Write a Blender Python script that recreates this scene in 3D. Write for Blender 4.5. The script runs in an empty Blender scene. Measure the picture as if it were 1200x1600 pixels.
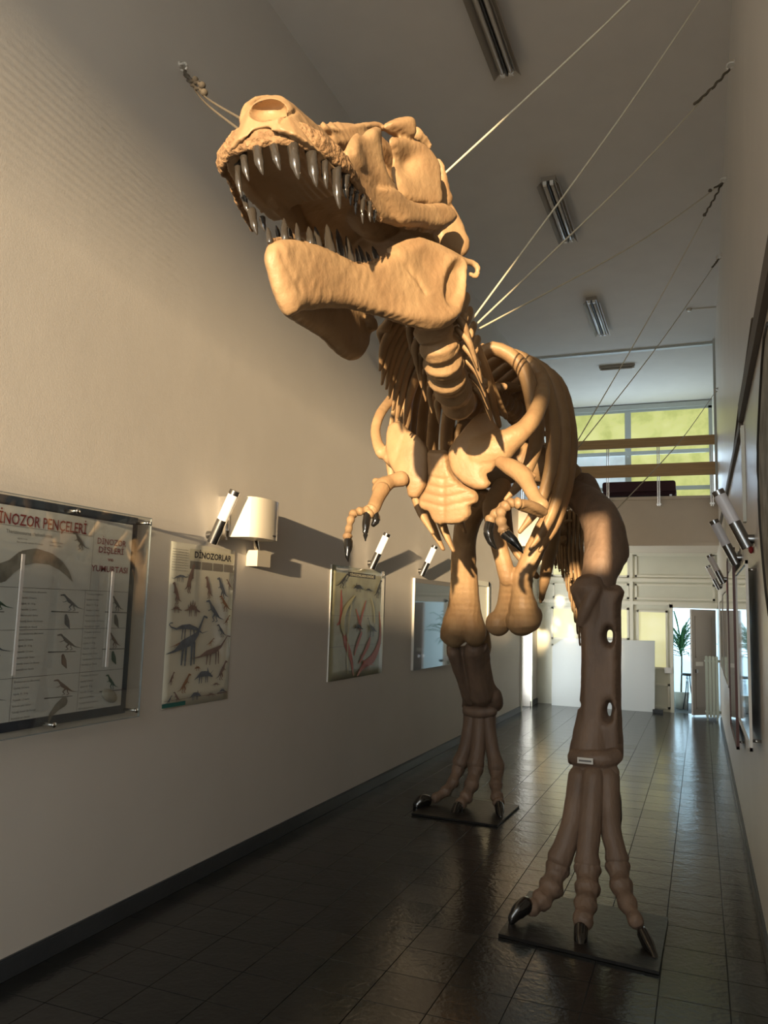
import bpy, bmesh, math, random
import numpy as np
from mathutils import Vector, Matrix, noise
from mathutils.geometry import delaunay_2d_cdt
random.seed(7)
S = bpy.context.scene
COL = S.collection

# ------------------------------------------------------------------ camera
F, CX, CY = 1235.0, 600.0, 800.0
dY = Vector((1095 - CX, -(965 - CY), -F)).normalized()
roll = 0.0295
vx = (-(F * F) - (165 - roll * 1095) * 165 + 495 * 600) / (495 + roll * 165)
vy = 965 + roll * (vx - 1095)
dX = -Vector((vx - CX, -(vy - CY), -F)).normalized()
dZ = dX.cross(dY)
R = Matrix((dX, dY, dZ))                     # world = R @ camera space
CAM = Vector((0, 0, 1.7))
cd = bpy.data.cameras.new('camera')
cam = bpy.data.objects.new('camera', cd); COL.objects.link(cam)
cam.matrix_world = Matrix.Translation(CAM) @ R.to_4x4()
cd.sensor_fit = 'VERTICAL'; cd.sensor_height = 36.0; cd.lens = 36.0 * F / 1600.0
cd.clip_start = 0.05; cd.clip_end = 200
S.camera = cam

# ------------------------------------------------------------------ world, sun, windows, exposure
S.view_settings.view_transform = 'Standard'; S.view_settings.look = 'None'
S.view_settings.gamma = 1.0; S.view_settings.exposure = -0.08
S.view_settings.use_curve_mapping = False
w = bpy.data.worlds.new('sky'); S.world = w; w.use_nodes = True
nt = w.node_tree; bg = nt.nodes['Background']
bg.inputs[0].default_value = (0.58, 0.84, 1.0, 1); bg.inputs[1].default_value = 2.8

def lamp(kind, name, loc, energy, color, direction, **kw):
    l = bpy.data.lights.new(name, kind); l.energy = energy; l.color = color
    for k, v in kw.items(): setattr(l, k, v)
    o = bpy.data.objects.new(name, l); COL.objects.link(o)
    o.location = loc; o.rotation_euler = Vector(direction).to_track_quat('-Z', 'Y').to_euler()
    return o
SUN_DIR = (-0.138, 0.988, -0.070)
lamp('SUN', 'evening_sun', (0, -8, 5), 14.0, (1.0, 0.74, 0.44), SUN_DIR, angle=math.radians(0.65))
# daylight falling in through the tall window behind the viewer
lamp('AREA', 'rear_window_light', (0.2, -3.8, 3.0), 205, (1.0, 0.96, 0.90), (0, 1, 0), shape='RECTANGLE', size=5.5, size_y=4.6)

# added fill brightening the far partition, then daylight of the mezzanine windows
lamp('AREA', 'partition_fill', (-3.06, 14.32, 1.2), 55, (0.93, 0.98, 1.0), (1, 0.1, 0), shape='RECTANGLE', size=.8, size_y=2.0)
lamp('AREA', 'mezzanine_daylight', (-1.3, 17.15, 4.6), 60, (0.55, 0.75, 1.0), (0, -1, .35), shape='RECTANGLE', size=2.9, size_y=1.3)

# ------------------------------------------------------------------ helpers
def ray(px, py): return R @ Vector((px - CX, -(py - CY), -F))
def P(px, py, Y=None, X=None, Z=None):
    r = ray(px, py)
    if Y is not None: t = Y / r.y
    elif X is not None: t = X / r.x
    else: t = (Z - CAM.z) / r.z
    return CAM + r * t
def ppm(p): return F / abs((R.transposed() @ (Vector(p) - CAM)).z)      # pixels per metre there
XL, XR, YB, ZC = -2.93, 0.29, 15.4, 6.19

def tag(o, label=None, cat=None, group=None, kind=None):
    if label: o['label'] = label
    if cat: o['category'] = cat
    if group: o['group'] = group
    if kind: o['kind'] = kind
    return o
def empty(name, loc, label, cat, group=None):
    o = bpy.data.objects.new(name, None); COL.objects.link(o); o.location = loc
    o.empty_display_size = 0.1
    return tag(o, label, cat, group)
def setparent(o, parent):
    if parent:
        o.parent = parent
        bpy_m = world_of(parent)
        o.matrix_parent_inverse = bpy_m.inverted()
def world_of(o):
    m = o.matrix_basis.copy()
    if o.parent: m = world_of(o.parent) @ o.matrix_parent_inverse @ m
    return m

DK = 1.0        # depth factor for readings of one section of the skeleton
class MB:
    def __init__(s): s.v = []; s.f = []; s.mi = []
    def add(s, vs, fs, mi=0):
        n = len(s.v); s.v += [tuple(v) for v in vs]; s.f += [tuple(i + n for i in f) for f in fs]; s.mi += [mi] * len(fs)
        return s
    def box(s, a, b, mi=0):
        x0, x1 = sorted((a[0], b[0])); y0, y1 = sorted((a[1], b[1])); z0, z1 = sorted((a[2], b[2]))
        v = [(x0,y0,z0),(x1,y0,z0),(x1,y1,z0),(x0,y1,z0),(x0,y0,z1),(x1,y0,z1),(x1,y1,z1),(x0,y1,z1)]
        return s.add(v, [(0,3,2,1),(4,5,6,7),(0,1,5,4),(1,2,6,5),(2,3,7,6),(3,0,4,7)], mi)
    def tube(s, pts, rad, seg=12, flat=1.0, up=(0,0,1), res=4, mi=0, caps=True):
        # smooth rounded loft; rad = radius or list; flat = thickness ratio across `up`
        pts = [Vector(p) for p in pts]
        if not hasattr(rad, '__len__'): rad = [rad] * len(pts)
        if not hasattr(flat, '__len__'): flat = [flat] * len(pts)
        if res > 1 and len(pts) > 1:
            q, rr, ff = [], [], []
            n = len(pts)
            for i in range(n - 1):
                p0, p1, p2, p3 = pts[max(i-1,0)], pts[i], pts[i+1], pts[min(i+2,n-1)]
                for k in range(res):
                    t = k / res
                    q.append(0.5*((2*p1)+(p2-p0)*t+(2*p0-5*p1+4*p2-p3)*t*t+(3*p1-p0-3*p2+p3)*t**3))
                    a = t*t*(3-2*t)
                    rr.append(rad[i]*(1-a)+rad[i+1]*a); ff.append(flat[i]*(1-a)+flat[i+1]*a)
            q.append(pts[-1]); rr.append(rad[-1]); ff.append(flat[-1])
            pts, rad, flat = q, rr, ff
        n = len(pts)
        if caps:   # round ends
            d0 = (pts[0]-pts[1]).normalized(); d1 = (pts[-1]-pts[-2]).normalized()
            r0, r1 = rad[0], rad[-1]
            pts = [pts[0]+d0*r0*.75*flat[0]**.5, pts[0]+d0*r0*.5*flat[0]**.5] + pts + [pts[-1]+d1*r1*.5*flat[-1]**.5, pts[-1]+d1*r1*.75*flat[-1]**.5]
            rad = [r0*.35, r0*.8] + list(rad) + [r1*.8, r1*.35]
            flat = [flat[0]]*2 + list(flat) + [flat[-1]]*2
            n += 4
        up = Vector(up); vs = []; fs = []
        for i in range(n):
            t = (pts[min(i+1,n-1)] - pts[max(i-1,0)])
            t = t.normalized() if t.length > 1e-9 else Vector((0,0,1))
            u = up - t*up.dot(t)
            if u.length < .05: u = Vector((1,.3,0)) - t*Vector((1,.3,0)).dot(t)
            u.normalize(); v = t.cross(u)
            for k in range(seg):
                a = 2*math.pi*k/seg
                vs.append(pts[i] + u*math.cos(a)*rad[i] + v*math.sin(a)*rad[i]*flat[i])
        for i in range(n-1):
            for k in range(seg):
                a = i*seg+k; b = i*seg+(k+1)%seg
                fs.append((a, b, b+seg, a+seg))
        fs.append(tuple(range(seg-1,-1,-1))); fs.append(tuple((n-1)*seg+k for k in range(seg)))
        return s.add(vs, fs, mi)
    def tpx(s, pts, seg=12, flat=1.0, up=(0,0,1), res=4, mi=0, caps=True):
        # pts: (px,py,Y,radius_px) points of a thing in the room, given as seen in the photograph plus their depth
        q = [P(p[0], p[1], Y=p[2]*DK) for p in pts]
        return s.tube(q, [p[3]/ppm(a) for p, a in zip(pts, q)], seg, flat, up, res, mi, caps)
    def blob(s, c, r, seg=14, rings=9, rot=None, mi=0):
        c = Vector(c); r = (r,r,r) if not hasattr(r,'__len__') else r
        vs = []; fs = []
        for i in range(rings+1):
            th = math.pi*(i+.001)/(rings+.002)
            for k in range(seg):
                a = 2*math.pi*k/seg
                v = Vector((r[0]*math.sin(th)*math.cos(a), r[1]*math.sin(th)*math.sin(a), r[2]*math.cos(th)))
                if rot: v = rot @ v
                vs.append(c+v)
        for i in range(rings):
            for k in range(seg):
                a = i*seg+k; b = i*seg+(k+1)%seg
                fs.append((a, a+seg, b+seg, b))
        fs.append(tuple(range(seg))); fs.append(tuple(rings*seg+k for k in range(seg-1,-1,-1)))
        return s.add(vs, fs, mi)
    def sheet(s, outline, depth, thick, Rr, holes=(), step=5.0, bump=None, mi=0, mirror=None):
        """a bone plate: outline and depth as read from the photograph, with its own thickness, pillowed to a rounded rim"""
        ctl = depth if callable(depth) else None
        if ctl is None:
            D = [(a,b,c) for a,b,c in depth]
            def ctl(x, y):
                sw = sv = 0
                for a,b,c in D:
                    ww = 1/((x-a)**2+(y-b)**2+20)**1.5; sw += ww; sv += ww*c
                return sv/sw
        c0_ = ctl; ctl = lambda x, y: c0_(x, y)*DK
        thick *= DK; Rr *= DK
        if bump: b0_ = bump; bump = lambda x, y: b0_(x, y)*DK
        def dens(poly):
            o = []
            for i in range(len(poly)):
                a = Vector(poly[i]); b = Vector(poly[(i+1)%len(poly)])
                n = max(1, int((b-a).length/step))
                o += [a.lerp(b, k/n) for k in range(n)]
            return o
        def smooth(poly):
            n = len(poly); o = []
            for i in range(n):
                p0,p1,p2,p3 = (Vector(poly[(i+k-1)%n]) for k in range(4))
                for k in range(3):
                    t = k/3
                    o.append(0.5*((2*p1)+(p2-p0)*t+(2*p0-5*p1+4*p2-p3)*t*t+(3*p1-p0-3*p2+p3)*t**3))
            return o
        loops = [dens(smooth(outline))] + [dens(smooth(h)) for h in holes]
        pts = []; edges = []
        for L in loops:
            n0 = len(pts); pts += L
            edges += [(n0+i, n0+(i+1)%len(L)) for i in range(len(L))]
        B = np.array([tuple(p) for p in pts]); 
        E0 = B[[e[0] for e in edges]]; E1 = B[[e[1] for e in edges]]
        def inside(x, y):
            c = ((E0[:,1] > y) != (E1[:,1] > y))
            xx = (E1[:,0]-E0[:,0])*(y-E0[:,1])/np.where(E1[:,1]==E0[:,1], 1e-9, E1[:,1]-E0[:,1])+E0[:,0]
            return (np.sum(c & (x < xx)) % 2) == 1
        def dist(x, y):
            d = E1-E0; t = ((x-E0[:,0])*d[:,0]+(y-E0[:,1])*d[:,1])/np.maximum((d**2).sum(1),1e-9)
            t = np.clip(t,0,1); return float(np.sqrt(((E0+d*t[:,None]-np.array([x,y]))**2).sum(1)).min())
        mn, mx = B.min(0), B.max(0); nb = len(pts)
        y = mn[1]+step*.5; row = 0
        while y < mx[1]:
            x = mn[0]+step*(.5 if row%2 else 1.0)
            while x < mx[0]:
                if inside(x,y) and dist(x,y) > step*.55: pts.append(Vector((x,y)))
                x += step
            y += step*.87; row += 1
        vv, ee, ff, *_ = delaunay_2d_cdt([Vector(p) for p in pts], edges, [], 0, 1e-4)
        ff = [f for f in ff if inside(sum(vv[i].x for i in f)/len(f), sum(vv[i].y for i in f)/len(f))]
        p3 = [P(v.x, v.y, Y=ctl(v.x, v.y)) for v in vv]
        nn = [Vector() for _ in p3]; N = Vector()
        for f in ff:
            c = (p3[f[1]]-p3[f[0]]).cross(p3[f[2]]-p3[f[0]])
            m = sum((p3[i] for i in f), Vector())/len(f)
            if c.dot(CAM-m) < 0: c = -c
            N += c
            for i in f: nn[i] += c
        N.normalize(); nn = [(n.normalized()*.6+N*.4).normalized() if n.length > 1e-12 else N for n in nn]
        edge = [dist(v.x, v.y) < .3 for v in vv]
        top = []; bot = []
        for i, v in enumerate(vv):
            d = 0 if edge[i] else dist(v.x, v.y)
            k = ppm(p3[i]); q = min(1, d/(Rr*k))
            t = thick*.5*math.sqrt(max(0, 1-(1-q)**2))
            b = bump(v.x, v.y) if bump and not edge[i] else 0
            top.append(p3[i]+nn[i]*(t+b)); bot.append(p3[i]-nn[i]*t)
        vs = top[:]; mp = {}
        for i in range(len(vv)):
            if edge[i]: mp[i] = i
            else: mp[i] = len(vs); vs.append(bot[i])
        fs = []
        for f in ff:
            c = (p3[f[1]]-p3[f[0]]).cross(p3[f[2]]-p3[f[0]])
            f = f if c.dot(N) > 0 else f[::-1]
            fs.append(tuple(f)); fs.append(tuple(mp[i] for i in f[::-1]))
        s.add(vs, fs, mi)
        if mirror is not None:
            m = [Vector((2*mirror(v.y)-v.x, v.y, v.z)) for v in vs]
            s.add(m, [f[::-1] for f in fs], mi)
        return s
    def build(s, name, mats, parent=None, smooth=True, voxel=None, sm=4, disp=None, angle=None, cut=None):
        me = bpy.data.meshes.new(name); me.from_pydata(s.v, [], s.f)
        me.update()
        if not hasattr(mats, '__len__'): mats = [mats]
        for m in mats: me.materials.append(m)
        if len(mats) > 1: me.polygons.foreach_set('material_index', s.mi)
        o = bpy.data.objects.new(name, me); COL.objects.link(o)
        if voxel:
            r = o.modifiers.new('r', 'REMESH'); r.mode = 'VOXEL'; r.voxel_size = voxel; r.use_smooth_shade = True
            if cut:
                cm = bpy.data.meshes.new('cut'); cm.from_pydata(cut.v, [], cut.f); co_ = bpy.data.objects.new('cut', cm); COL.objects.link(co_)
                bo = o.modifiers.new('b', 'BOOLEAN'); bo.operation = 'DIFFERENCE'; bo.solver = 'EXACT'; bo.object = co_
            if sm:
                c = o.modifiers.new('s', 'SMOOTH'); c.iterations = sm; c.factor = .5
            dg = bpy.context.evaluated_depsgraph_get()
            me2 = bpy.data.meshes.new_from_object(o.evaluated_get(dg)); o.modifiers.clear()
            if cut: bpy.data.objects.remove(co_)
            o.data = me2; me2.name = name; bpy.data.meshes.remove(me); me = me2
            if disp:
                n = len(me.vertices); co = np.empty(n*3); me.vertices.foreach_get('co', co); co = co.reshape(-1,3)
                no = np.empty(n*3); me.vertices.foreach_get('normal', no); no = no.reshape(-1,3)
                d = np.array([disp(Vector(c)) for c in co])
                me.vertices.foreach_set('co', (co+no*d[:,None]).ravel()); me.update()
            if not me.materials: me.materials.append(mats[0])
        if smooth:
            me.polygons.foreach_set('use_smooth', [True]*len(me.polygons))
            if angle: 
                try: me.set_sharp_from_angle(angle=math.radians(angle))
                except Exception: pass
        setparent(o, parent)
        return o

# ------------------------------------------------------------------ materials
def mat(name, col, rough=.6, metal=0, bump=0, bscale=20, var=0, vscale=3, spec=.5, emit=None, estr=0, coat=0, col2=None, detail=4, alpha=1, trans=0, bump2=0, b2scale=5, aniso=None):
    m = bpy.data.materials.new(name); m.use_nodes = True; t = m.node_tree; b = t.nodes['Principled BSDF']
    b.inputs['Base Color'].default_value = (*col, 1); b.inputs['Roughness'].default_value = rough
    b.inputs['Metallic'].default_value = metal; b.inputs['Specular IOR Level'].default_value = spec
    b.inputs['Coat Weight'].default_value = coat; b.inputs['Coat Roughness'].default_value = .03
    b.inputs['Transmission Weight'].default_value = trans; b.inputs['Alpha'].default_value = alpha
    tc = t.nodes.new('ShaderNodeTexCoord')
    def noisen(sc, det=detail):
        n = t.nodes.new('ShaderNodeTexNoise'); n.inputs['Scale'].default_value = sc; n.inputs['Detail'].default_value = det
        src = tc.outputs['Object']
        if aniso:
            mp = t.nodes.new('ShaderNodeMapping'); mp.inputs['Scale'].default_value = aniso
            t.links.new(src, mp.inputs[0]); src = mp.outputs[0]
        t.links.new(src, n.inputs['Vector']); return n
    if col2 or var:
        n = noisen(vscale); r = t.nodes.new('ShaderNodeValToRGB')
        r.color_ramp.elements[0].position = .35; r.color_ramp.elements[1].position = .68
        c2 = col2 or tuple(c*(1-var) for c in col)
        r.color_ramp.elements[0].color = (*c2, 1); r.color_ramp.elements[1].color = (*col, 1)
        t.links.new(n.outputs[0], r.inputs[0]); t.links.new(r.outputs[0], b.inputs['Base Color'])
        if emit: t.links.new(r.outputs[0], b.inputs['Emission Color'])
    elif emit: b.inputs['Emission Color'].default_value = (*emit, 1)
    if emit: b.inputs['Emission Strength'].default_value = estr
    prev = None
    for st, sc in ((bump, bscale), (bump2, b2scale)):
        if st:
            n = noisen(sc, 6); bp = t.nodes.new('ShaderNodeBump'); bp.inputs['Strength'].default_value = st; bp.inputs['Distance'].default_value = .01
            t.links.new(n.outputs[0], bp.inputs['Height'])
            if prev: t.links.new(prev.outputs[0], bp.inputs['Normal'])
            prev = bp
    if prev: t.links.new(prev.outputs[0], b.inputs['Normal'])
    return m
M = {}
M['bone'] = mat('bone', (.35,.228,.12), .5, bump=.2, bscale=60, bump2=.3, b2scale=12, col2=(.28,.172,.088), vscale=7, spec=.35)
M['bone_leg_shaded'] = mat('bone_leg_shaded', (.235,.155,.106), .5, bump=.3, bscale=45, bump2=.6, b2scale=8, col2=(.16,.107,.075), vscale=5, spec=.35, aniso=(1.6,1.6,.5))  # darker copy of bone: the legs' shade is put into this colour
M['gum'] = mat('gum', (.31,.185,.09), .8, bump=1, bscale=70, bump2=1, b2scale=25, col2=(.21,.12,.055), vscale=40)
M['black'] = mat('black_gloss', (.012,.011,.010), .12, spec=.6, coat=.6, bump=.08, bscale=30)
M['tooth'] = mat('tooth_dark', (.035,.03,.025), .16, spec=.6, coat=.5, bump=.12, bscale=25)
M['wall'] = mat('wall_paint', (.60,.565,.51), .62, bump=.06, bscale=120, bump2=.15, b2scale=4, var=.06, vscale=1.2, spec=.3)
M['wallr'] = mat('wall_gloss_paint', (.76,.72,.65), .34, bump=.10, bscale=60, bump2=.2, b2scale=5, var=.06, vscale=1.4, spec=.5)
M['wall_pale'] = mat('wall_pale', (.62,.64,.62), .5, bump=.1, bscale=60)
M['ceil'] = mat('ceiling_paint', (.66,.615,.55), .8, bump=.1, bscale=100, var=.04)
M['slab'] = mat('slab_paint', (.70,.62,.52), .6, bump=.1, bscale=60, var=.05)
M['tile'] = mat('floor_tile', (.017,.018,.017), .17, bump=.10, bscale=35, bump2=.25, b2scale=9, col2=(.010,.011,.011), vscale=14, spec=.5)
M['tile2'] = mat('floor_tile_worn', (.022,.022,.021), .22, bump=.12, bscale=30, bump2=.25, b2scale=8, col2=(.013,.013,.013), vscale=10, spec=.5)
M['grout'] = mat('grout', (.055,.055,.05), .7)
M['skirt'] = mat('skirting', (.045,.05,.055), .4, bump=.2, bscale=30, var=.2)
M['cream'] = mat('cream_paint', (.72,.72,.60), .45, bump=.08, bscale=30, var=.05)
M['creamtrim'] = mat('cream_trim', (.80,.78,.66), .4)
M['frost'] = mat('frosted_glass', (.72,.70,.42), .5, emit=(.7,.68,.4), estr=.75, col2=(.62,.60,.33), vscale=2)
M['winY'] = mat('backlit_glass_green', (.60,.60,.24), .5, emit=(.6,.6,.2), estr=.9, col2=(.42,.44,.14), vscale=3.2, detail=6)
M['winB'] = mat('backlit_glass_pale', (.58,.70,.78), .5, emit=(.6,.7,.8), estr=.8, col2=(.42,.50,.52), vscale=2.5)
M['frameW'] = mat('window_frame_paint', (.52,.55,.52), .5)
M['wood'] = mat('rail_board', (.52,.33,.13), .4, bump=.1, bscale=20, col2=(.42,.26,.10), vscale=4, aniso=(.6,6,12))
M['metal'] = mat('steel', (.55,.53,.50), .25, metal=1)
M['steel_dark'] = mat('brushed_steel', (.30,.30,.30), .22, metal=1)
M['diff'] = mat('lamp_diffuser', (.80,.78,.80), .35)
M['white'] = mat('white_plastic', (.75,.72,.66), .35)
M['whitemetal'] = mat('enamel_heater', (.68,.62,.50), .2, spec=.6, coat=.3)
M['fixt'] = mat('fixture_body', (.30,.26,.21), .4, metal=.3)
M['tubeglass'] = mat('unlit_tube', (.46,.42,.36), .3)
M['dark'] = mat('dark_recess', (.03,.027,.022), .6)
M['wire'] = mat('wire', (.55,.50,.38), .5)
M['rope'] = mat('rope', (.10,.08,.055), .8)
M['hook'] = mat('hook_metal', (.65,.60,.52), .4, metal=.3)
M['sofa'] = mat('plum_fabric', (.055,.02,.03), .8)
M['radiator'] = mat('radiator_enamel', (.55,.62,.54), .35)
M['doorB'] = mat('door_leaf', (.42,.38,.34), .5, bump=.1, bscale=40)
M['board'] = mat('white_board', (.60,.64,.63), .25, spec=.5, coat=.2)
M['plate'] = mat('base_plate', (.008,.0075,.007), .35, spec=.25, bump=.25, bscale=25, col2=(.016,.014,.012), vscale=9)
M['red'] = mat('red_plastic', (.45,.03,.04), .4)
M['leaf'] = mat('leaf_green', (.10,.30,.12), .4)
M['stemm'] = mat('stem', (.20,.14,.08), .7)
M['ground'] = mat('outdoor_paving', (.55,.66,.72), .6, var=.15, vscale=8)
M['paper'] = mat('poster_paper', (.62,.59,.47), .45, coat=.15, var=.04)
M['paper_grey'] = mat('board_paper', (.74,.72,.68), .5)
M['navy'] = mat('navy_border', (.028,.045,.07), .4)
M['ink'] = mat('ink', (.03,.028,.03), .5)
M['ink2'] = mat('ink_grey', (.16,.15,.14), .5)
M['redink'] = mat('red_ink', (.26,.035,.04), .5)
M['dinoA'] = mat('print_brown', (.24,.16,.13), .5, var=.3, vscale=30)
M['dinoB'] = mat('print_slate', (.14,.16,.19), .5, var=.3, vscale=30)
M['dinoC'] = mat('print_green', (.08,.15,.11), .5, var=.3, vscale=30)
M['dinoD'] = mat('print_ochre', (.32,.17,.09), .5, var=.3, vscale=30)
M['claw_print'] = mat('print_claw', (.34,.31,.26), .6, col2=(.20,.18,.15), vscale=18)
M['cream_ink'] = mat('cream_print', (.62,.58,.42), .5)
M['grey_ink'] = mat('grey_print', (.20,.18,.15), .5)
M['teal'] = mat('teal_print', (.02,.14,.12), .5)
M['evo'] = mat('poster_olive', (.40,.39,.25), .3, coat=.2, col2=(.24,.23,.14), vscale=3)
M['redbranch'] = mat('print_red_branch', (.48,.13,.09), .45)
M['olivebranch'] = mat('print_olive_branch', (.50,.46,.24), .45)
M['gloss'] = mat('dark_glossy_poster', (.05,.07,.10), .04, spec=1.0, coat=1, bump=.02, bscale=3)
M['cable'] = mat('cable_trunk', (.13,.105,.08), .6)
M['acryl'] = mat('clear_acrylic', (.95,.97,.97), .02, trans=1)
def acrylic(m):
    t = m.node_tree; t.nodes.clear(); o = t.nodes.new('ShaderNodeOutputMaterial')
    mx = t.nodes.new('ShaderNodeMixShader'); tr = t.nodes.new('ShaderNodeBsdfTransparent'); tr.inputs[0].default_value = (.93,.95,.95,1)
    gl = t.nodes.new('ShaderNodeBsdfGlossy'); gl.inputs['Roughness'].default_value = .03
    fr = t.nodes.new('ShaderNodeFresnel'); fr.inputs[0].default_value = 1.4
    mu = t.nodes.new('ShaderNodeMath'); mu.operation = 'MULTIPLY'; mu.inputs[1].default_value = .3; t.links.new(fr.outputs[0], mu.inputs[0]); t.links.new(mu.outputs[0], mx.inputs[0]); t.links.new(tr.outputs[0], mx.inputs[1]); t.links.new(gl.outputs[0], mx.inputs[2]); t.links.new(mx.outputs[0], o.inputs[0])
acrylic(M['acryl'])

# ================================================================== SETTING
def struct(name, mb, m, smooth=False, parent=None):
    o = mb.build(name, m, parent, smooth=smooth)
    if not parent: o['kind'] = 'structure'
    return o
YR, YW = -4.0, 17.3       # rear wall, upper window wall
floor = struct('floor', MB().box((XL-.3, YR-.2, -.12), (XR+.3, YW, -.006)).box((XR+.3, YR-.2, -.12), (4.4, -.6, -.006)), M['grout'])
T = .30; x0t = -2.93; 
def tile_mesh(mx):
    me = bpy.data.meshes.new('tile'); g = .0016; b = .0012; h = T/2-g
    v = [(-h,-h,-.006),(h,-h,-.006),(h,h,-.006),(-h,h,-.006),(-h,-h,-b),(h,-h,-b),(h,h,-b),(-h,h,-b),(-h+b,-h+b,0),(h-b,-h+b,0),(h-b,h-b,0),(-h+b,h-b,0)]
    f = [(0,1,5,4),(1,2,6,5),(2,3,7,6),(3,0,4,7),(4,5,9,8),(5,6,10,9),(6,7,11,10),(7,4,8,11),(8,9,10,11)]
    me.from_pydata(v, [], f); me.materials.append(mx); return me
tms = [tile_mesh(M['tile']), tile_mesh(M['tile2'])]
xs = [-2.61-T+T*.5 - .0 + i*T for i in range(11)]; ys = [2.81-T*.5+T*j for j in range(-23, 43)]
cells = [(x, y) for y in ys for x in xs if y < YB-.02]
def vis(x, y):
    c = R.transposed() @ (Vector((x,y,0))-CAM)
    return c.z < 0 and abs(c.x*F/c.z) < 640 and abs(c.y*F/c.z) < 840
front = [c for c in cells if vis(*c)]; front.sort(key=lambda c: c[1]); near = set(front[:300])
rest = MB()
for (x, y) in cells:
    if (x, y) in near:
        o = bpy.data.objects.new('tile', tms[0 if random.random() < .8 else 1]); COL.objects.link(o)
        o.location = (x, y, 0); o.rotation_euler = (random.uniform(-.0011,.0011), random.uniform(-.0011,.0011), random.choice((0,1,2,3))*math.pi/2)
        o.parent = floor
    else:
        g = .0016; rest.add([(x-T/2+g,y-T/2+g,0),(x+T/2-g,y-T/2+g,0),(x+T/2-g,y+T/2-g,0),(x-T/2+g,y+T/2-g,0)], [(0,1,2,3)])
o = rest.build('tile', M['tile'], floor, smooth=False); o['kind'] = 'stuff'
struct('wall_left', MB().box((XL-.2, YR, -.1), (XL, 13.9, ZC)).box((XL-.2, 13.9, 2.25), (XL, 14.75, ZC)).box((XL-.2, 14.75, -.1), (XL, YW, ZC)).box((XL-.25,13.9,-.1),(XL-.2,14.75,2.3)), M['wall'])
struct('wall_right', MB().box((XR, -.8, -.1), (XR+.2, YW, ZC)).box((XR+.2, -.8, -.1), (4.2, -.6, ZC)).box((4.2, YR, -.1), (4.4, -.6, ZC)), M['wallr'])
struct('ceiling', MB().box((XL-.2, YR, ZC), (XR+.2, YW+.2, ZC+.2)).box((XR+.2, YR, ZC), (4.4, -.6, ZC+.2)), M['ceil'])
# wall behind the viewer with its tall window opening where the evening sun comes in
wr = struct('wall_rear', MB().box((XL-.2, YR-.2, -.1), (4.4, YR, 2.25)).box((XL-.2, YR-.2, 5.6), (4.4, YR, ZC))
       .box((XL-.2, YR-.2, 2.25), (-2.85, YR, 5.6)).box((.9, YR-.2, 2.25), (4.4, YR, 5.6)).box((.28, YR-.2, 3.42), (.385, YR, 5.6)).box((.385, YR-.2, 3.0), (.9, YR, 5.6)).box((.28, YR-.2, 2.25), (.9, YR, 2.62)), M['wall'])  # stepped right-hand pieces added to keep the sun off ribs and shin
# unseen slats added to fade the sunbeam's edges, closer set towards top and sill
z = 4.0; k = 0
while z < 5.6:
    hgt = .004+.041*min(1, (z-4.0)/1.0)
    MB().box((-2.85, YR-.06, z), (.28, YR-.05, z+hgt)).build('beam_fade_slat', M['white'], wr, smooth=False); z += .045
for i in range(12):
    z = 2.25+i*.045; MB().box((-2.85, YR-.06, z), (.6, YR-.05, z+.042*(1-i/12))).build('beam_fade_slat', M['white'], wr, smooth=False)
# skirting boards
def run_skirt(name, x0, x1, segs, parent=None):
    mb = MB()
    for a, b in segs: mb.box((x0, a, 0), (x1, b, .085)); mb.box((x0, a, .085), (x0+(x1-x0)*.6, b, .094))
    return struct(name, mb, M['skirt'])
run_skirt('baseboard_left', XL, XL+.018, ((YR, 10.5), (11.5, 13.9), (14.75, YB)))
run_skirt('baseboard_right', XR, XR-.018, ((-.8, 14.4),))
# ceiling strip where the mezzanine begins
struct('trim_1', MB().box((XL, 13.58, ZC-.03), (XR, 13.64, ZC)).box((XL, 13.68, ZC-.018), (XR, 13.71, ZC)), M['frameW'])
struct('trim_2', MB().box((XR-.035, 13.45, 3.7), (XR, 13.6, ZC)), M['frameW'])
# mezzanine
struct('mezzanine_slab', MB().box((XL, 13.6, 2.86), (XR, YW, 3.6)).box((XL, 13.55, 3.6), (XR, YW, 3.65)).box((XL, 13.57, 2.84), (XR, 13.6, 2.90)), M['slab'])
# upper window wall
def window(name, x0, x1, z0, z1, y, cols, rows, panemats, fw=.07):
    mb = MB().box((x0, y, z0), (x1, y+.08, z0+fw)).box((x0, y, z1-fw), (x1, y+.08, z1)).box((x0, y, z0), (x0+fw, y+.08, z1)).box((x1-fw, y, z0), (x1, y+.08, z1))
    for c in cols: mb.box((c-fw*.9, y+.003, z0), (c+fw*.9, y+.075, z1))
    for r in rows: mb.box((x0, y+.006, r-fw*.6), (x1, y+.07, r+fw*.6))
    o = struct(name, mb, M['frameW'])
    xs_ = [x0]+list(cols)+[x1]; zs_ = [z0]+list(rows)+[z1]; k = 0
    for j in range(len(zs_)-1):
        for i in range(len(xs_)-1):
            q = MB().box((xs_[i]+fw*.5, y+.03, zs_[j]+fw*.4), (xs_[i+1]-fw*.5, y+.045, zs_[j+1]-fw*.4)).build('pane', panemats[j][i], o, smooth=False)
    return o
WX = lambda px, py, y=YW: P(px, py, Y=y)
struct('wall_back_upper', MB().box((XL-.2, YW, 3.6), (XR+.2, YW+.2, 3.72)).box((XL-.2, YW, ZC-.1), (XR+.2, YW+.2, ZC)), M['wall_pale'])
struct('trim_3', MB().box((XL, YW-.06, ZC-.12), (XR, YW, ZC-.02)), M['frameW'])
window('window_1', XL, XR, 3.70, ZC-.10, YW, [-1.38], [4.36, 5.13], [[M['winB'], M['winY']], [M['winB'], M['winY']], [M['winY'], M['winY']]])
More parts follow.
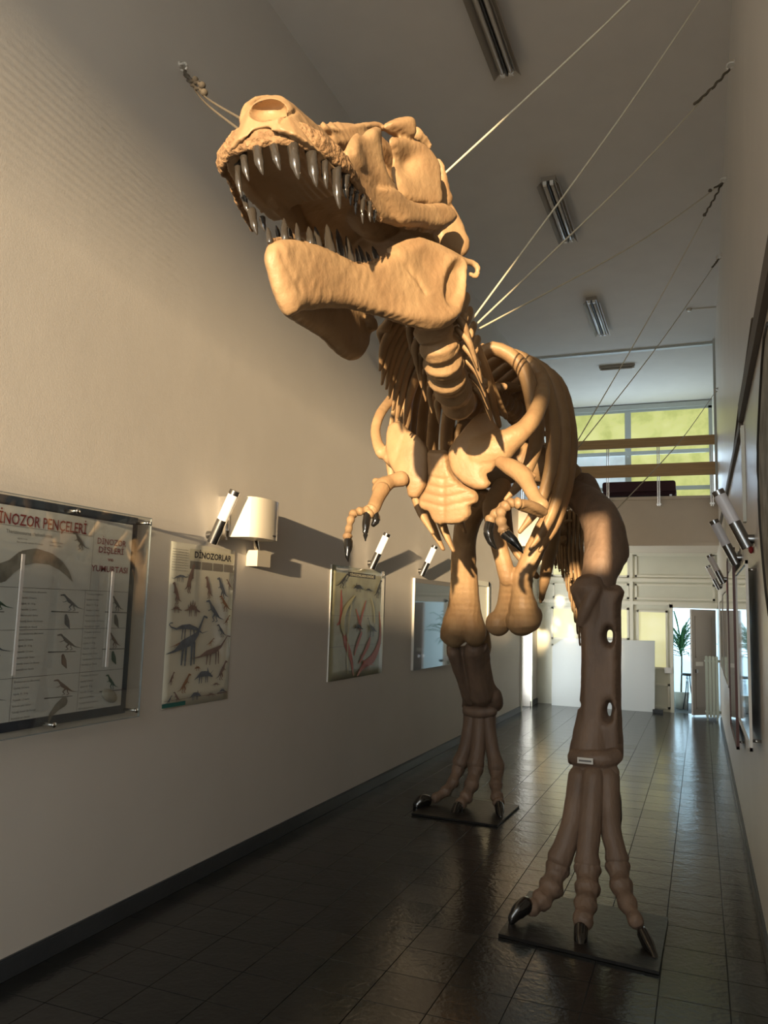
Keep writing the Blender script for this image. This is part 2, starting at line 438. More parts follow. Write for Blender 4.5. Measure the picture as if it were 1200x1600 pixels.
# balcony rail
rail = empty('balcony_railing', (-1.3, 13.5, 3.6), 'balcony railing with two long orange-brown boards on thin steel posts', 'railing')
for z0, z1 in ((4.25, 4.40), (4.74, 4.88)):
    a0 = {4.25:(690+45,725+21)}
def zat(px, py, y): return P(px, py, Y=y).z
for (ya, yb) in ((722, 742), (680, 695)):
    z1 = zat(1110, ya, 13.5); z0 = zat(1110, yb, 13.5)
    MB().box((XL+.02, 13.46, z0), (XR-.02, 13.49, z1)).build('rail_board', M['wood'], rail, smooth=False)
for px in (950, 1029, 1112):
    x = P(px, 750, Y=13.52).x; zt = zat(px, 690, 13.52); zb = zat(px, 791, 13.52)
    MB().box((x-.022, 13.5, zb), (x-.007, 13.53, zt)).box((x+.007, 13.5, zb), (x+.022, 13.53, zt)).box((x-.035, 13.53, 3.5), (x+.035, 13.6, 3.53)).build('post', M['metal'], rail, smooth=False)
for x in (-2.3, -2.85):
    MB().box((x-.022, 13.5, 3.44), (x-.007, 13.53, 4.88)).box((x+.007, 13.5, 3.44), (x+.022, 13.53, 4.88)).box((x-.035, 13.53, 3.5), (x+.035, 13.6, 3.53)).build('post', M['metal'], rail, smooth=False)
# dark bench on the mezzanine
a = P(942, 755, Y=13.9); b = P(1056, 770, Y=13.9)
mb = MB(); mb.tube([(a.x, 13.95, 3.68), (a.x, 13.95, a.z)], [.03,.03], res=1)
bench = empty('bench', ((a.x+b.x)/2, 14.0, 3.65), 'dark plum padded bench standing behind the balcony railing', 'bench')
def rbox(mb, a, b, r=.03, seg=4):
    (x0,y0,z0),(x1,y1,z1) = a, b; pr = []
    for cx, cz, a0 in ((x1-r,z1-r,0),(x0+r,z1-r,90),(x0+r,z0+r,180),(x1-r,z0+r,270)):
        for k in range(seg+1):
            t = math.radians(a0+90*k/seg); pr.append((cx+r*math.cos(t), cz+r*math.sin(t)))
    n = len(pr); vs = [(x,y0,z) for x,z in pr]+[(x,y1,z) for x,z in pr]
    fs = [tuple(range(n-1,-1,-1)), tuple(range(n,2*n))]+[(i,(i+1)%n,n+(i+1)%n,n+i) for i in range(n)]
    return mb.add(vs, [f[::-1] for f in fs])
rbox(MB(), (a.x, 13.82, 3.78), (b.x, 13.92, a.z), .04).build('backrest', M['sofa'], bench, angle=30)
rbox(MB(), (a.x, 13.9, 3.72), (b.x, 14.4, 3.88), .04).build('seat', M['sofa'], bench, angle=30)
for x in (a.x+.08, b.x-.08):
    for y in (13.9, 14.32): MB().box((x-.02, y-.02, 3.648), (x+.02, y+.02, 3.73)).build('leg', M['steel_dark'], bench, smooth=False)

# lower partition at the end of the hall
DX0, DX1, DZ = P(1052, 1000, Y=YB).x, XR, P(1060, 950, Y=YB).z     # doorway
part = struct('wall_back', MB().box((XL, YB, -.1), (DX0, YB+.1, 2.86)).box((DX0, YB, DZ), (XR, YB+.1, 2.86)), M['cream'])
def mould(px0, py0, px1, py1, inner, wdt=.035, proud=.025):
    a = P(px0, py0, Y=YB); b = P(px1, py1, Y=YB); X0, X1, Z1, Z0 = a.x, b.x, a.z, b.z
    mb = MB(); y = YB
    for q in ((X0,Z1-wdt,X1,Z1),(X0,Z0,X1,Z0+wdt),(X0,Z0,X0+wdt,Z1),(X1-wdt,Z0,X1,Z1)): mb.box((q[0], y-proud, q[1]), (q[2], y, q[3]))
    fr = mb.build('panel_moulding', M['creamtrim'], part, smooth=False)
    i = MB().box((X0+wdt, y-.008, Z0+wdt), (X1-wdt, y-.001, Z1-wdt)).build('panel', inner, fr, smooth=False)
for r in ((862,868,903,901,'frost'),(906,868,983,902,'frost'),(992,866,1117,903,'cream'),
          (864,911,903,935,'cream'),(906,911,983,936,'cream'),(992,912,1117,939,'cream'),
          (862,948,903,1000,'frost'),(906,948,983,1000,'frost'),(995,953,1044,1046,'frost'),(995,1066,1047,1108,'cream'),
          (862,1006,903,1100,'cream'),(906,1006,983,1104,'cream')):
    mould(*r[:4], M[r[4]])
mb = MB()
for py in (864.5, 907, 943.5):
    z = P(1050, py, Y=YB).z; mb.box((XL, YB-.04, z-.03), (XR, YB, z+.03))
for px in (987,): 
    x = P(px, 1000, Y=YB).x; mb.box((x-.03, YB-.03, 0), (x+.03, YB, 2.86))
struct('trim_4', mb, M['creamtrim'])
mb = MB().box((DX0-.06, YB-.05, 0), (DX0, YB+.12, DZ+.06)).box((DX0-.06, YB-.05, DZ), (XR-.01, YB+.12, DZ+.07))
d1 = struct('door_1', mb, M['creamtrim'])
# open leaf
h = Vector((.235, YB-.03, 0)); e = Vector((-.165, 15.03, 0)); dv = (e-h).normalized(); nv = Vector((dv.y, -dv.x, 0))
def leafbox(mb, s0, s1, z0, z1, o0, o1):
    c = [h+dv*s0+nv*o0, h+dv*s1+nv*o0, h+dv*s1+nv*o1, h+dv*s0+nv*o1]
    vs = [(p.x,p.y,z0) for p in c]+[(p.x,p.y,z1) for p in c]
    return mb.add(vs, [(0,1,2,3),(7,6,5,4),(0,4,5,1),(1,5,6,2),(2,6,7,3),(3,7,4,0)])
LL = (e-h).length
leaf = leafbox(MB(), 0, LL, .02, DZ-.02, -.02, .02).build('door_leaf', M['doorB'], d1, smooth=False)
for sgn in (1, -1):
    q = sgn*.02; q2 = sgn*.03
    m_ = MB()
    for z0, z1 in ((.12,.72),(1.0,DZ-.14)):
        leafbox(m_, .07, .10, z0, z1, q, q2); leafbox(m_, LL-.10, LL-.07, z0, z1, q, q2); leafbox(m_, .07, LL-.07, z0, z0+.03, q, q2); leafbox(m_, .07, LL-.07, z1-.03, z1, q, q2)
    m_.build('leaf_moulding', M['doorB'], leaf, smooth=False)
    leafbox(MB(), LL-.22, LL-.06, .86, .93, q, sgn*.035).build('lock_plate', M['white'], leaf, smooth=False)
    leafbox(MB(), LL-.09, LL-.06, .74, .80, q, sgn*.06).build('door_handle', M['steel_dark'], leaf, smooth=False)
# left side doors
def side_door(name, y0, y1, ztop, slabm, recess):
    mb = MB()
    mb.box((XL, y0-.07, 0), (XL+.03, y0, ztop+.07)).box((XL, y1, 0), (XL+.03, y1+.07, ztop+.07)).box((XL, y0-.07, ztop), (XL+.03, y1+.07, ztop+.07))
    o = struct(name, mb, M['creamtrim'])
    if recess: MB().box((XL-.2, y0, 0), (XL-.16, y1, ztop)).build('door_leaf', slabm, o, smooth=False)
    else: MB().box((XL, y0, 0), (XL+.012, y1, ztop)).build('door_leaf', slabm, o, smooth=False)
    return o
d2 = side_door('door_2', 10.6, 11.45, 2.06, M['creamtrim'], False)
d3 = side_door('door_3', 13.9, 14.75, 2.25, M['doorB'], True)

# whiteboards leaning on the partition
def slabpoly(name, pts_px, y0, y1, m, lab, cat, grp=None, zbot=None):
    c0 = [P(px, py, Y=y0) for px, py in pts_px]
    n = len(c0); vs = [(p.x, y0+ (0.10*p.z/1.4), max(p.z,.0)) for p in c0]+[(p.x, y1+(0.10*p.z/1.4), max(p.z,.0)) for p in c0]
    fs = [tuple(range(n)), tuple(range(2*n-1,n-1,-1))]+[(i,n+i,n+(i+1)%n,(i+1)%n) for i in range(n)]
    o = MB().add(vs, fs).build(name, m, None, smooth=False)
    return tag(o, lab, cat, grp)
slabpoly('whiteboard', [(862,1118),(862,1010),(880,997),(935,998),(935,1118)], 15.18, 15.20, M['board'], 'pale board with a cut corner leaning left of the big leg bone', 'board')
slabpoly('whiteboard', [(928,1118),(928,1000),(1023,1001),(1023,1118)], 15.22, 15.24, M['board'], 'rectangular pale board leaning right of the big leg bone', 'board')
tag(MB().box((P(1020,1110,Y=15.2).x, 15.12, 0), (P(1036,1110,Y=15.2).x, 15.22, .055)).build('wrapped_bundle', M['skirt'], None, smooth=False), 'small grey bundle on the floor beside the pale board', 'bundle')
tag(rbox(MB(), (P(1038,1043,Y=15.3).x, 15.335, P(1038,1052,Y=15.3).z), (P(1050,1043,Y=15.3).x, 15.375, P(1038,1043,Y=15.3).z), .01).build('switch_box', M['white'], None, angle=30), 'small white box fixed left of the open door', 'box')
# radiator
rd = empty('radiator', (.15, 14.6, 0), 'tall pale green column radiator on the right wall before the open door', 'radiator')
rx0, rx1 = P(1102,1080,Y=14.6).x, XR-.03
n = 4
for i in range(n):
    x = rx0+(rx1-rx0)*(i+.5)/n; wv = (rx1-rx0)/n*.42
    rbox(MB(), (x-wv, 14.56, .05), (x+wv, 14.66, 1.06), .02).build('column', M['radiator'], rd, angle=40)
for z in (.14, .98): MB().tube([(rx0+.01,14.61,z),(rx1+.02,14.61,z)], .022, res=1).build('header_pipe', M['radiator'], rd)
for x in (rx0+.03, rx1-.03): MB().box((x-.015,14.59,0),(x+.015,14.63,.06)).build('foot', M['radiator'], rd, smooth=False)

# outside the open door
struct('ground_outside', MB().box((-6, YW, -.14), (6, 40, -.02)), M['ground'])
def plant(loc, hgt, seed, lab):
    rnd = random.Random(seed); t = empty('potted_palm', loc, lab, 'plant')
    L = Vector(loc)
    mb = MB(); mb.tube([L+Vector((0,0,0)), L+Vector((0,0,.30))], [.11,.15], res=1, seg=16, caps=False); mb.build('pot', M['white'], t)
    MB().tube([L+Vector((0,0,.28)), L+Vector((.02,0,.28+hgt*.4)), L+Vector((-.02,.02,hgt*.75))], [.018,.014,.012]).build('trunk', M['stemm'], t)
    lv = MB(); lv2 = []
    for k in range(80):
        b = L+Vector((0,0,hgt*rnd.uniform(.55,.78))); a = rnd.uniform(0, 6.283); ln = rnd.uniform(.4,.75); el = rnd.uniform(.1,1.2)
        d = Vector((math.cos(a)*math.cos(el), math.sin(a)*math.cos(el), math.sin(el)))
        s_ = Vector((-math.sin(a), math.cos(a), 0))*.016
        p = [b, b+d*ln*.5, b+d*ln*.85+Vector((0,0,-.06)), b+d*ln-Vector((0,0,.16))]
        wd = [.5,1,.7,.05]
        vs = []
        for q, w_ in zip(p, wd): vs += [q-s_*w_, q+s_*w_+Vector((0,0,.004)), q+Vector((0,0,-.006))]
        fs = []
        for i in range(3):
            for j in range(3): fs.append((i*3+j, i*3+(j+1)%3, i*3+3+(j+1)%3, i*3+3+j))
        MB().add(vs, fs).build('leaf', M['leaf'], t)
plant((-.37, 16.25, -.006), 1.75, 3, 'tall potted plant with narrow arching leaves outside the open door')
st = empty('plant_stand', (-.24, 16.05, -.006), 'small dark-legged stand just outside the open door', 'stand')
MB().tube([(-.24,16.05,.62),(-.24,16.05,.66)], [.11,.12], res=1, caps=False, seg=16).build('top', M['skirt'], st)
for k in range(3):
    a = k*2.1+.4; MB().tube([(-.24+.03*math.cos(a),16.05+.03*math.sin(a),.62),(-.24+.05*math.cos(a),16.05+.05*math.sin(a),.35),(-.24+.12*math.cos(a),16.05+.12*math.sin(a),.0)], .01).build('leg', M['skirt'], st)

# ================================================================== CEILING LIGHTS
def fixture(name, y0, y1, xc, lab):
    t = empty(name, (xc, (y0+y1)/2, ZC), lab, 'light', 'fluorescent fixtures along the ceiling')
    mb = MB(); wd = .11
    mb.box((xc-.075, y0, ZC-.05), (xc+.075, y1, ZC-.001)); 
    mb.build('housing', M['fixt'], t, smooth=False)
    for s_ in (-1, 1):
        m_ = MB(); v = [(xc+s_*.075,y0,ZC-.05),(xc+s_*.115,y0,ZC-.10),(xc+s_*.11,y0,ZC-.102),(xc+s_*.068,y0,ZC-.05)]
        v += [(a_,y1,c_) for a_,_,c_ in v]
        m_.add(v, [(0,1,2,3),(7,6,5,4),(0,4,5,1),(1,5,6,2),(2,6,7,3),(3,7,4,0)]); m_.build('reflector', M['fixt'], t, smooth=False)
        MB().tube([(xc+s_*.035, y0+.03, ZC-.072), (xc+s_*.035, y1-.03, ZC-.072)], .017, res=1, seg=12).build('tube', M['tubeglass'], t)
        for yy in (y0, y1-.03): MB().box((xc+s_*.035-.018, yy, ZC-.092), (xc+s_*.035+.018, yy+.03, ZC-.05)).build('lamp_holder', M['white'], t, smooth=False)
    MB().box((xc-.006, y0, ZC-.085), (xc+.006, y1, ZC-.05)).build('spine', M['dark'], t, smooth=False)
fixture('fluorescent_light', 4.45, 5.97, -1.41, 'twin-tube fluorescent ceiling fixture nearest the viewer, cut by the top edge')
fixture('fluorescent_light', 7.74, 9.12, -1.39, 'middle one of the three long ceiling fixtures, between the wires')
fixture('fluorescent_light', 11.09, 12.52, -1.37, 'farthest long ceiling fixture, before the ceiling strip')
t = empty('fluorescent_light', (-1.33, 14.42, ZC), 'small crosswise ceiling fixture above the mezzanine', 'light', 'fluorescent fixtures along the ceiling')
MB().box((-1.64, 14.37, ZC-.05), (-1.02, 14.47, ZC-.001)).build('housing', M['fixt'], t, smooth=False)
MB().tube([(-1.61,14.42,ZC-.066),(-1.05,14.42,ZC-.066)], .016, res=1).build('tube', M['tubeglass'], t)
for x in (-1.63,-1.06): MB().box((x,14.40,ZC-.084),(x+.03,14.44,ZC-.05)).build('lamp_holder', M['white'], t, smooth=False)
c = P(1077, 483, Z=ZC)
t = empty('ceiling_rose', c, 'tiny ceiling rose with a pale cable running to the right wall', 'fitting')
MB().tube([(c.x,c.y,ZC-.03),(c.x,c.y,ZC-.001)], [.03,.045], res=1, caps=False).build('cap', M['hook'], t)
MB().tube([(c.x,c.y,ZC-.008),(XR-.01,c.y+.03,ZC-.008)], .007, res=1).build('cable', M['white'], t)

# ================================================================== LEFT WALL
def L(px, py, x=XL): p = P(px, py, X=x); return p.y, p.z
def text(s_, y0, z, height, m, parent, x, width=None, name='lettering', font_bold=0.0):
    cu = bpy.data.curves.new(name, 'FONT'); cu.body = s_; cu.size = 1; cu.resolution_u = 2; cu.offset = font_bold
    o = bpy.data.objects.new(name, cu); COL.objects.link(o)
    bpy.context.view_layer.update()
    me = bpy.data.meshes.new_from_object(o.evaluated_get(bpy.context.evaluated_depsgraph_get()))
    bpy.data.objects.remove(o)
    co = [v.co.copy() for v in me.vertices]
    if not co: return
    mnx = min(c.x for c in co); mxx = max(c.x for c in co); capH = .73
    sy = height/capH; sx = (width/(mxx-mnx)) if width else sy
    for v in me.vertices: v.co = Vector((x, y0+(v.co.x-mnx)*sx, z+v.co.y*sy))
    me.materials.clear(); me.materials.append(m)
    for p_ in me.polygons: p_.material_index = 0
    me.name = name; o = bpy.data.objects.new(name, me); COL.objects.link(o); setparent(o, parent); return o
def flat(polys, m, parent, x, name='print'):
    mb = MB()
    for i_, pl in enumerate(polys):
        n = len(pl); mb.add([(x+1.2e-5*i_, y, z) for y, z in pl], [tuple(range(n))])
    # orient towards +X
    o = mb.build(name, m, parent, smooth=False)
    for p_ in o.data.polygons:
        if p_.normal.x < 0: p_.flip()
    return o
def rect(y0, z0, y1, z1): return [(y0,z0),(y1,z0),(y1,z1),(y0,z1)]
def stroke(pts, wid):
    """tapered stroke as quads plus round joints, in (y,z)"""
    out = []; n = len(pts)
    for i in range(n-1):
        a = Vector(pts[i]); b = Vector(pts[i+1]); d = (b-a)
        if d.length < 1e-6: continue
        p = Vector((-d.y, d.x)).normalized(); wa, wb = wid[i]/2, wid[i+1]/2
        out.append([tuple(a-p*wa), tuple(b-p*wb), tuple(b+p*wb), tuple(a+p*wa)])
    for q, w_ in zip(pts, wid):
        if w_ > .001: out.append([(q[0]+w_/2*math.cos(k*math.pi/4), q[1]+w_/2*math.sin(k*math.pi/4)) for k in range(8)])
    return out
SIL = {
 'sauropod': [([(0,.25),(.2,.3),(.38,.42),(.6,.5),(.74,.62),(.84,.85),(.9,1),(.98,.97)], [.01,.06,.2,.24,.12,.06,.04,.05]),
              ([(.4,.4),(.38,.02)],[.1,.05]),([(.48,.4),(.47,0)],[.09,.05]),([(.62,.45),(.62,0)],[.09,.05]),([(.68,.45),(.7,.02)],[.08,.05])],
 'diplo': [([(0,.3),(.15,.22),(.3,.4),(.5,.5),(.68,.5),(.82,.42),(.95,.5),(1,.6),(.97,.66),(.92,.66)], [.01,.04,.14,.24,.18,.08,.05,.04,.04,.05]),
              ([(.38,.4),(.36,0)],[.1,.05]),([(.46,.4),(.46,0)],[.08,.05]),([(.6,.4),(.6,0)],[.09,.05]),([(.66,.4),(.68,0)],[.08,.05])],
 'theropod': [([(0,.12),(.2,.2),(.4,.42),(.55,.6),(.64,.78),(.72,.92),(.84,.9)], [.01,.06,.2,.26,.14,.13,.07]),
              ([(.42,.4),(.52,.22),(.44,.08),(.54,.02)],[.16,.08,.04,.04]),([(.36,.4),(.36,.2),(.3,.06),(.38,.02)],[.14,.07,.04,.04]),([(.62,.58),(.72,.5),(.76,.54)],[.05,.03,.02])],
 'stego': [([(0,.3),(.2,.35),(.4,.5),(.6,.48),(.78,.32),(.92,.25)], [.01,.08,.3,.3,.12,.08]),
              ([(.34,.4),(.32,0)],[.12,.06]),([(.42,.4),(.42,0)],[.08,.05]),([(.64,.4),(.64,0)],[.09,.05]),([(.7,.35),(.72,0)],[.07,.05]),
              ([(.25,.5),(.22,.66)],[.08,.01]),([(.36,.64),(.34,.86)],[.12,.02]),([(.48,.68),(.48,.95)],[.13,.02]),([(.6,.64),(.62,.84)],[.11,.02]),([(.7,.5),(.73,.64)],[.07,.01])],
 'cerat': [([(0,.2),(.15,.35),(.35,.5),(.55,.5),(.7,.48),(.82,.4),(.95,.28)], [.01,.1,.34,.34,.3,.2,.06]),
              ([(.28,.4),(.26,0)],[.14,.08]),([(.38,.4),(.38,0)],[.1,.07]),([(.6,.4),(.6,0)],[.1,.07]),([(.68,.4),(.7,0)],[.09,.07]),
              ([(.7,.55),(.66,.82)],[.2,.05]),([(.84,.48),(.98,.66)],[.05,.01]),([(.92,.32),(.99,.42)],[.04,.01])],
}
def sil(kind, y0, z0, wd, ht, flip=False):
    out = []
    for pts, ws in SIL[kind]:
        pts = [(y0+wd*((1-u) if flip else u), z0+ht*v) for u, v in pts]
        out += stroke(pts, [w_*ht*.9 for w_ in ws])
    return out
# --- big case with the claw board
case = empty('display_board', (XL, 3.0, 1.6), 'large glazed board of claws, teeth and egg under clear acrylic, cut by the left edge', 'board')
yA = 1.95; yBd, _ = L(203, 960); _, zt = L(215, 814); _, zb = L(189, 1110)
zt = L(0, 765)[1]-.02; zb = L(0, 1145)[1]
xb = XL+.012
MB().box((XL+.001, yA, zb), (xb, yBd, zt)).build('backing', M['navy'], case, smooth=False)
bw = .045
iy0, iy1, iz0, iz1 = yA+bw, yBd-bw, zb+bw, zt-bw
MB().box((xb, iy0, iz0), (xb+.004, iy1, iz1)).build('paper', M['paper_grey'], case, smooth=False)
xp = xb+.0055
def lt(s_, px0, py0, px1, hpx, m, bold=0.0):       # baseline start px, end px on the board
    a = L(px0, py0, xp); b = L(px1, py0, xp); k = ppm(P(px0, py0, X=xp))
    return text(s_, a[0], a[1], hpx/k, m, case, xp, width=abs(b[0]-a[0]), font_bold=bold)
tz = L(100, 818, xp)[1]; a = L(0, 800, xp); bq = L(136, 818, xp)
wI = bq[0]-a[0]
text('DİNOZOR PENÇELERİ', a[0]-wI*.082, tz-.038, .054, M['redink'], case, xp, width=wI*1.082, font_bold=.012)
def cen(s_, pxc, pyb, hh, wpx):
    c = L(pxc, pyb, xp); k0 = L(pxc-wpx/2, pyb, xp)[0]; k1 = L(pxc+wpx/2, pyb, xp)[0]
    text(s_, k0, c[1], hh, M['redink'], case, xp, width=k1-k0, font_bold=.012)
cen('DİNOZOR', 174.5, 852, .033, 45); cen('DİŞLERİ', 173.5, 865, .033, 39); cen('ve', 172.5, 877, .022, 9); cen('YUMURTASI', 170.5, 894, .033, 57)
# ruled lines
lines = []
def hl(px0, px1, pyc, wpx=None):
    y0_ = L(px0, pyc, xp)[0]; y1_ = L(px1, pyc, xp)[0]; z = L((px0+px1)/2, pyc, xp)[1]; lines.append(rect(y0_, z-.001, y1_, z+.001))
zr = [L(100, py, xp)[1] for py in (832, 921, 983, 1053)]
yv = [L(px, 960, xp)[0] for px in (28, 131)] 
lines.append(rect(iy0, zr[0]-.001, yv[1]+.03, zr[0]+.001)) 
for z in zr[1:]: lines.append(rect(iy0, z-.001, iy1, z+.001))
for y in yv: lines.append(rect(y-.001, iz0, y+.001, zr[1]))
lines.append(rect(yv[1]+.029, zr[1], yv[1]+.031, iz1)); lines.append(rect(yv[0]-.48, iz0, yv[0]-.478, zr[1]))
flat(lines, M['ink2'], case, xp, 'ruled_line')
text('Therizinosaurus cheloniformis', L(10,826,xp)[0], zr[0]-.035, .018, M['ink2'], case, xp, width=L(82,835,xp)[0]-L(10,826,xp)[0])
for i, s_ in enumerate(('Ağırlık: 3 ton', 'Boy: uzunluğu yaklaşık 10 metredir')): text(s_, L(27,840,xp)[0], zr[0]-.058-i*.016, .008, M['ink2'], case, xp)
for i, s_ in enumerate(('Yükseklik: 4 metre', 'Beslenme: otobur')): text(s_, L(78,848,xp)[0], zr[0]-.058-i*.016, .008, M['ink2'], case, xp)
text('Dinozorlar arasında en uzun pençelere sahip olan bu canlının', iy0+.3, zr[0]-.10, .008, M['ink2'], case, xp)
text('pençeleri yaklaşık bir metreye ulaşmaktadır', iy0+.42, zr[0]-.118, .008, M['ink2'], case, xp)
# the great claw
ca = [L(px, py, xp) for px, py in ((2,895),(18,885),(35,872),(55,868),(78,873),(95,884),(105,895),(113,908))]
flat(stroke(ca, [.09,.065,.07,.068,.058,.045,.03,.004])+stroke([ca[0],(ca[0][0]-.03,ca[0][1]-.02)],[.09,.05]), M['claw_print'], case, xp+.0005)
rowy = [zr[1], zr[2], zr[3]]; mats_ = ['dinoC','dinoB','ink2','dinoA']
lab3 = ('Uzunluk: 2,4 metre','Ağırlık: 10 - 15 kg','Yükseklik: 1,2 metre','Beslenme şekli: Etobur','Yaşadığı dönem: Üst Kretase','Bulunduğu yer: Kanada')
colx = [yv[0]-.47, yv[0]+.012, yv[1]+.012]; colw = [.46, yv[1]-yv[0], iy1-yv[1]]
for r_ in range(3):
    zt_ = rowy[r_]
    for c_ in range(3):
        big = colw[c_]
        if c_ > 0:
            text('Dromaeosaurus albertensis' if c_ == 1 else 'Troodon formosus', colx[c_], zt_-.022, .009, M['ink2'], case, xp, width=.15 if c_==1 else .12)
            for i, s_ in enumerate(lab3[:6]): text(s_, colx[c_], zt_-.05-i*.027, .0085, M['ink2'], case, xp)
        k = 'theropod' if (r_+c_) % 3 else 'diplo'
        yy = colx[c_]+big*.50
        flat(sil('theropod', yy, zt_-.105, big*.46 if c_<2 else .12, .085, flip=True), M[mats_[(r_+c_)%4]], case, xp+.0006)
        flat(stroke([(yy-.02,zt_-.108),(yy+.16,zt_-.112)],[.006,.004]), M['ink2'], case, xp+.0003)
        cy_ = yy+big*.18
        if (r_, c_) == (2, 2):
            continue
        if r_ == 2: flat(stroke([(cy_-.06,zt_-.23),(cy_-.05,zt_-.19),(cy_-.01,zt_-.155),(cy_+.03,zt_-.135)],[.006,.025,.04,.05]), M['claw_print'], case, xp+.0008)
        else: flat(stroke([(cy_,zt_-.13),(cy_+.01,zt_-.16),(cy_+.03,zt_-.19)],[.02,.035,.006]), M[mats_[(r_*2+c_)%4]], case, xp+.0008)
flat(sil('theropod', L(108,850,xp)[0], L(110,858,xp)[1]-.0, .14, .09, flip=True), M['ink2'], case, xp+.0006)
# egg in relief
p = P(171, 1087, X=XL+.03); q = Matrix.Rotation(math.radians(-25), 3, 'X')
MB().blob(p, (.018,.062,.032), rot=q).build('egg_model', mat('egg', (.42,.38,.31), .6, bump=.3, bscale=60), case)
# acrylic cover on stand-offs
xa = XL+.085; cy1, ct = P(236, 812, X=xa).y, P(236, 810, X=xa).z; cb = P(212, 1120, X=xa).z
MB().box((xa, yA-.05, cb), (xa+.005, cy1, ct)).build('acrylic_sheet', M['acryl'], case, smooth=False)
mb = MB(); e_ = .0025
for (a_, b_) in (((xa-.001,cy1-e_,cb),(xa+.007,cy1+.001,ct)), ((xa-.001,yA-.05,ct-e_),(xa+.007,cy1,ct+.001)), ((xa-.001,yA-.05,cb-.001),(xa+.007,cy1,cb+e_))): mb.box(a_, b_)
mb.build('acrylic_edge', mat('acrylic_edge', (.28,.31,.31), .2), case, smooth=False)
for y, z in ((cy1-.03, ct-.03), (cy1-.03, cb+.035), (L(120,793,xa)[0], ct-.03), (L(82,1133,xa)[0], cb+.03)):
    MB().tube([(XL+.001, y, z), (xa+.012, y, z)], .0085, res=1, caps=False).tube([(xa+.005,y,z),(xa+.013,y,z)], .012, res=1, caps=False).build('standoff', M['metal'], case)
for (ax, ay, bx, by) in ((37,866,16,1056),(176,893,163,1042)):
    y_ = (L(ax,ay,xa)[0]+L(bx,by,xa)[0])/2; z0_, z1_ = L(bx,by,xa)[1], L(ax,ay,xa)[1]
    MB().box((xa+.005, y_-.008, z0_), (xa+.012, y_+.008, z1_)).build('white_strip', mat('strip', (.55,.53,.50), .4), case, smooth=False)

# --- poster DINOZORLAR
def poster_paper(name, y0, y1, z0, z1, m, lab, tilt=0, sag=.0):
    """thin sheet with a gentle wave"""
    n = 12; vs = []; fs = []
    for i in range(n+1):
        for j in range(n+1):
            u, v = i/n, j/n
            x = XL+.006+tilt*u+sag*math.sin(math.pi*v)*math.sin(math.pi*u*1.5+.5)
            vs.append((x, y0+(y1-y0)*u, z0+(z1-z0)*v))
    N1 = len(vs); vs += [(a_-.0012, b_, c_) for a_, b_, c_ in vs]
    for i in range(n):
        for j in range(n):
            k = i*(n+1)+j; fs.append((k, k+n+1, k+n+2, k+1)); fs.append((N1+k, N1+k+1, N1+k+n+2, N1+k+n+1))
    rim = [i*(n+1) for i in range(n+1)]+[n*(n+1)+j for j in range(1,n+1)]+[i*(n+1)+n for i in range(n-1,-1,-1)]+[j for j in range(n-1,0,-1)]
    for a_, b_ in zip(rim, rim[1:]+rim[:1]): fs.append((a_, N1+a_, N1+b_, b_))
    return fs, vs
def poster(name, y0, y1, z0, z1, m, lab, tilt=0):
    t = empty(name, (XL, (y0+y1)/2, z0), lab, 'poster')
    fs, vs = poster_paper(name, y0, y1, z0, z1, m, lab, tilt)
    MB().add(vs, fs).build('sheet', m, t); return t
py0, py1 = L(259,975)[0], L(360,975)[0]; pz0, pz1 = 1.075, 2.06
p1 = poster('wall_poster', py0, py1, pz0, pz1, M['paper'], 'tall cream dinosaur chart titled in black, under the heater and first lamp')
x1 = XL+.0075; W1 = py1-py0; H1 = pz1-pz0
def U(u, v): return py0+W1*u, pz0+H1*(1-v)
a = U(.27,.095); b = U(.985,.03)
flat([rect(a[0],a[1],b[0],b[1])], M['cream_ink'], p1, x1)
text('DİNOZORLAR', U(.34,0)[0], U(0,.082)[1], .040, M['ink'], p1, x1+.0006, width=W1*.60, font_bold=.03)
blk = []
for i in range(4):
    a = U(.28+.18*i, .155); b = U(.44+.18*i, .105); blk.append(rect(a[0], a[1], b[0], b[1]))
flat(blk, M['grey_ink'], p1, x1)
for i in range(9): text('dinozorlar hakkında genel bilgi ve', U(.02,0)[0], U(0,.045+.016*i)[1], .006, M['ink2'], p1, x1, width=W1*.23)
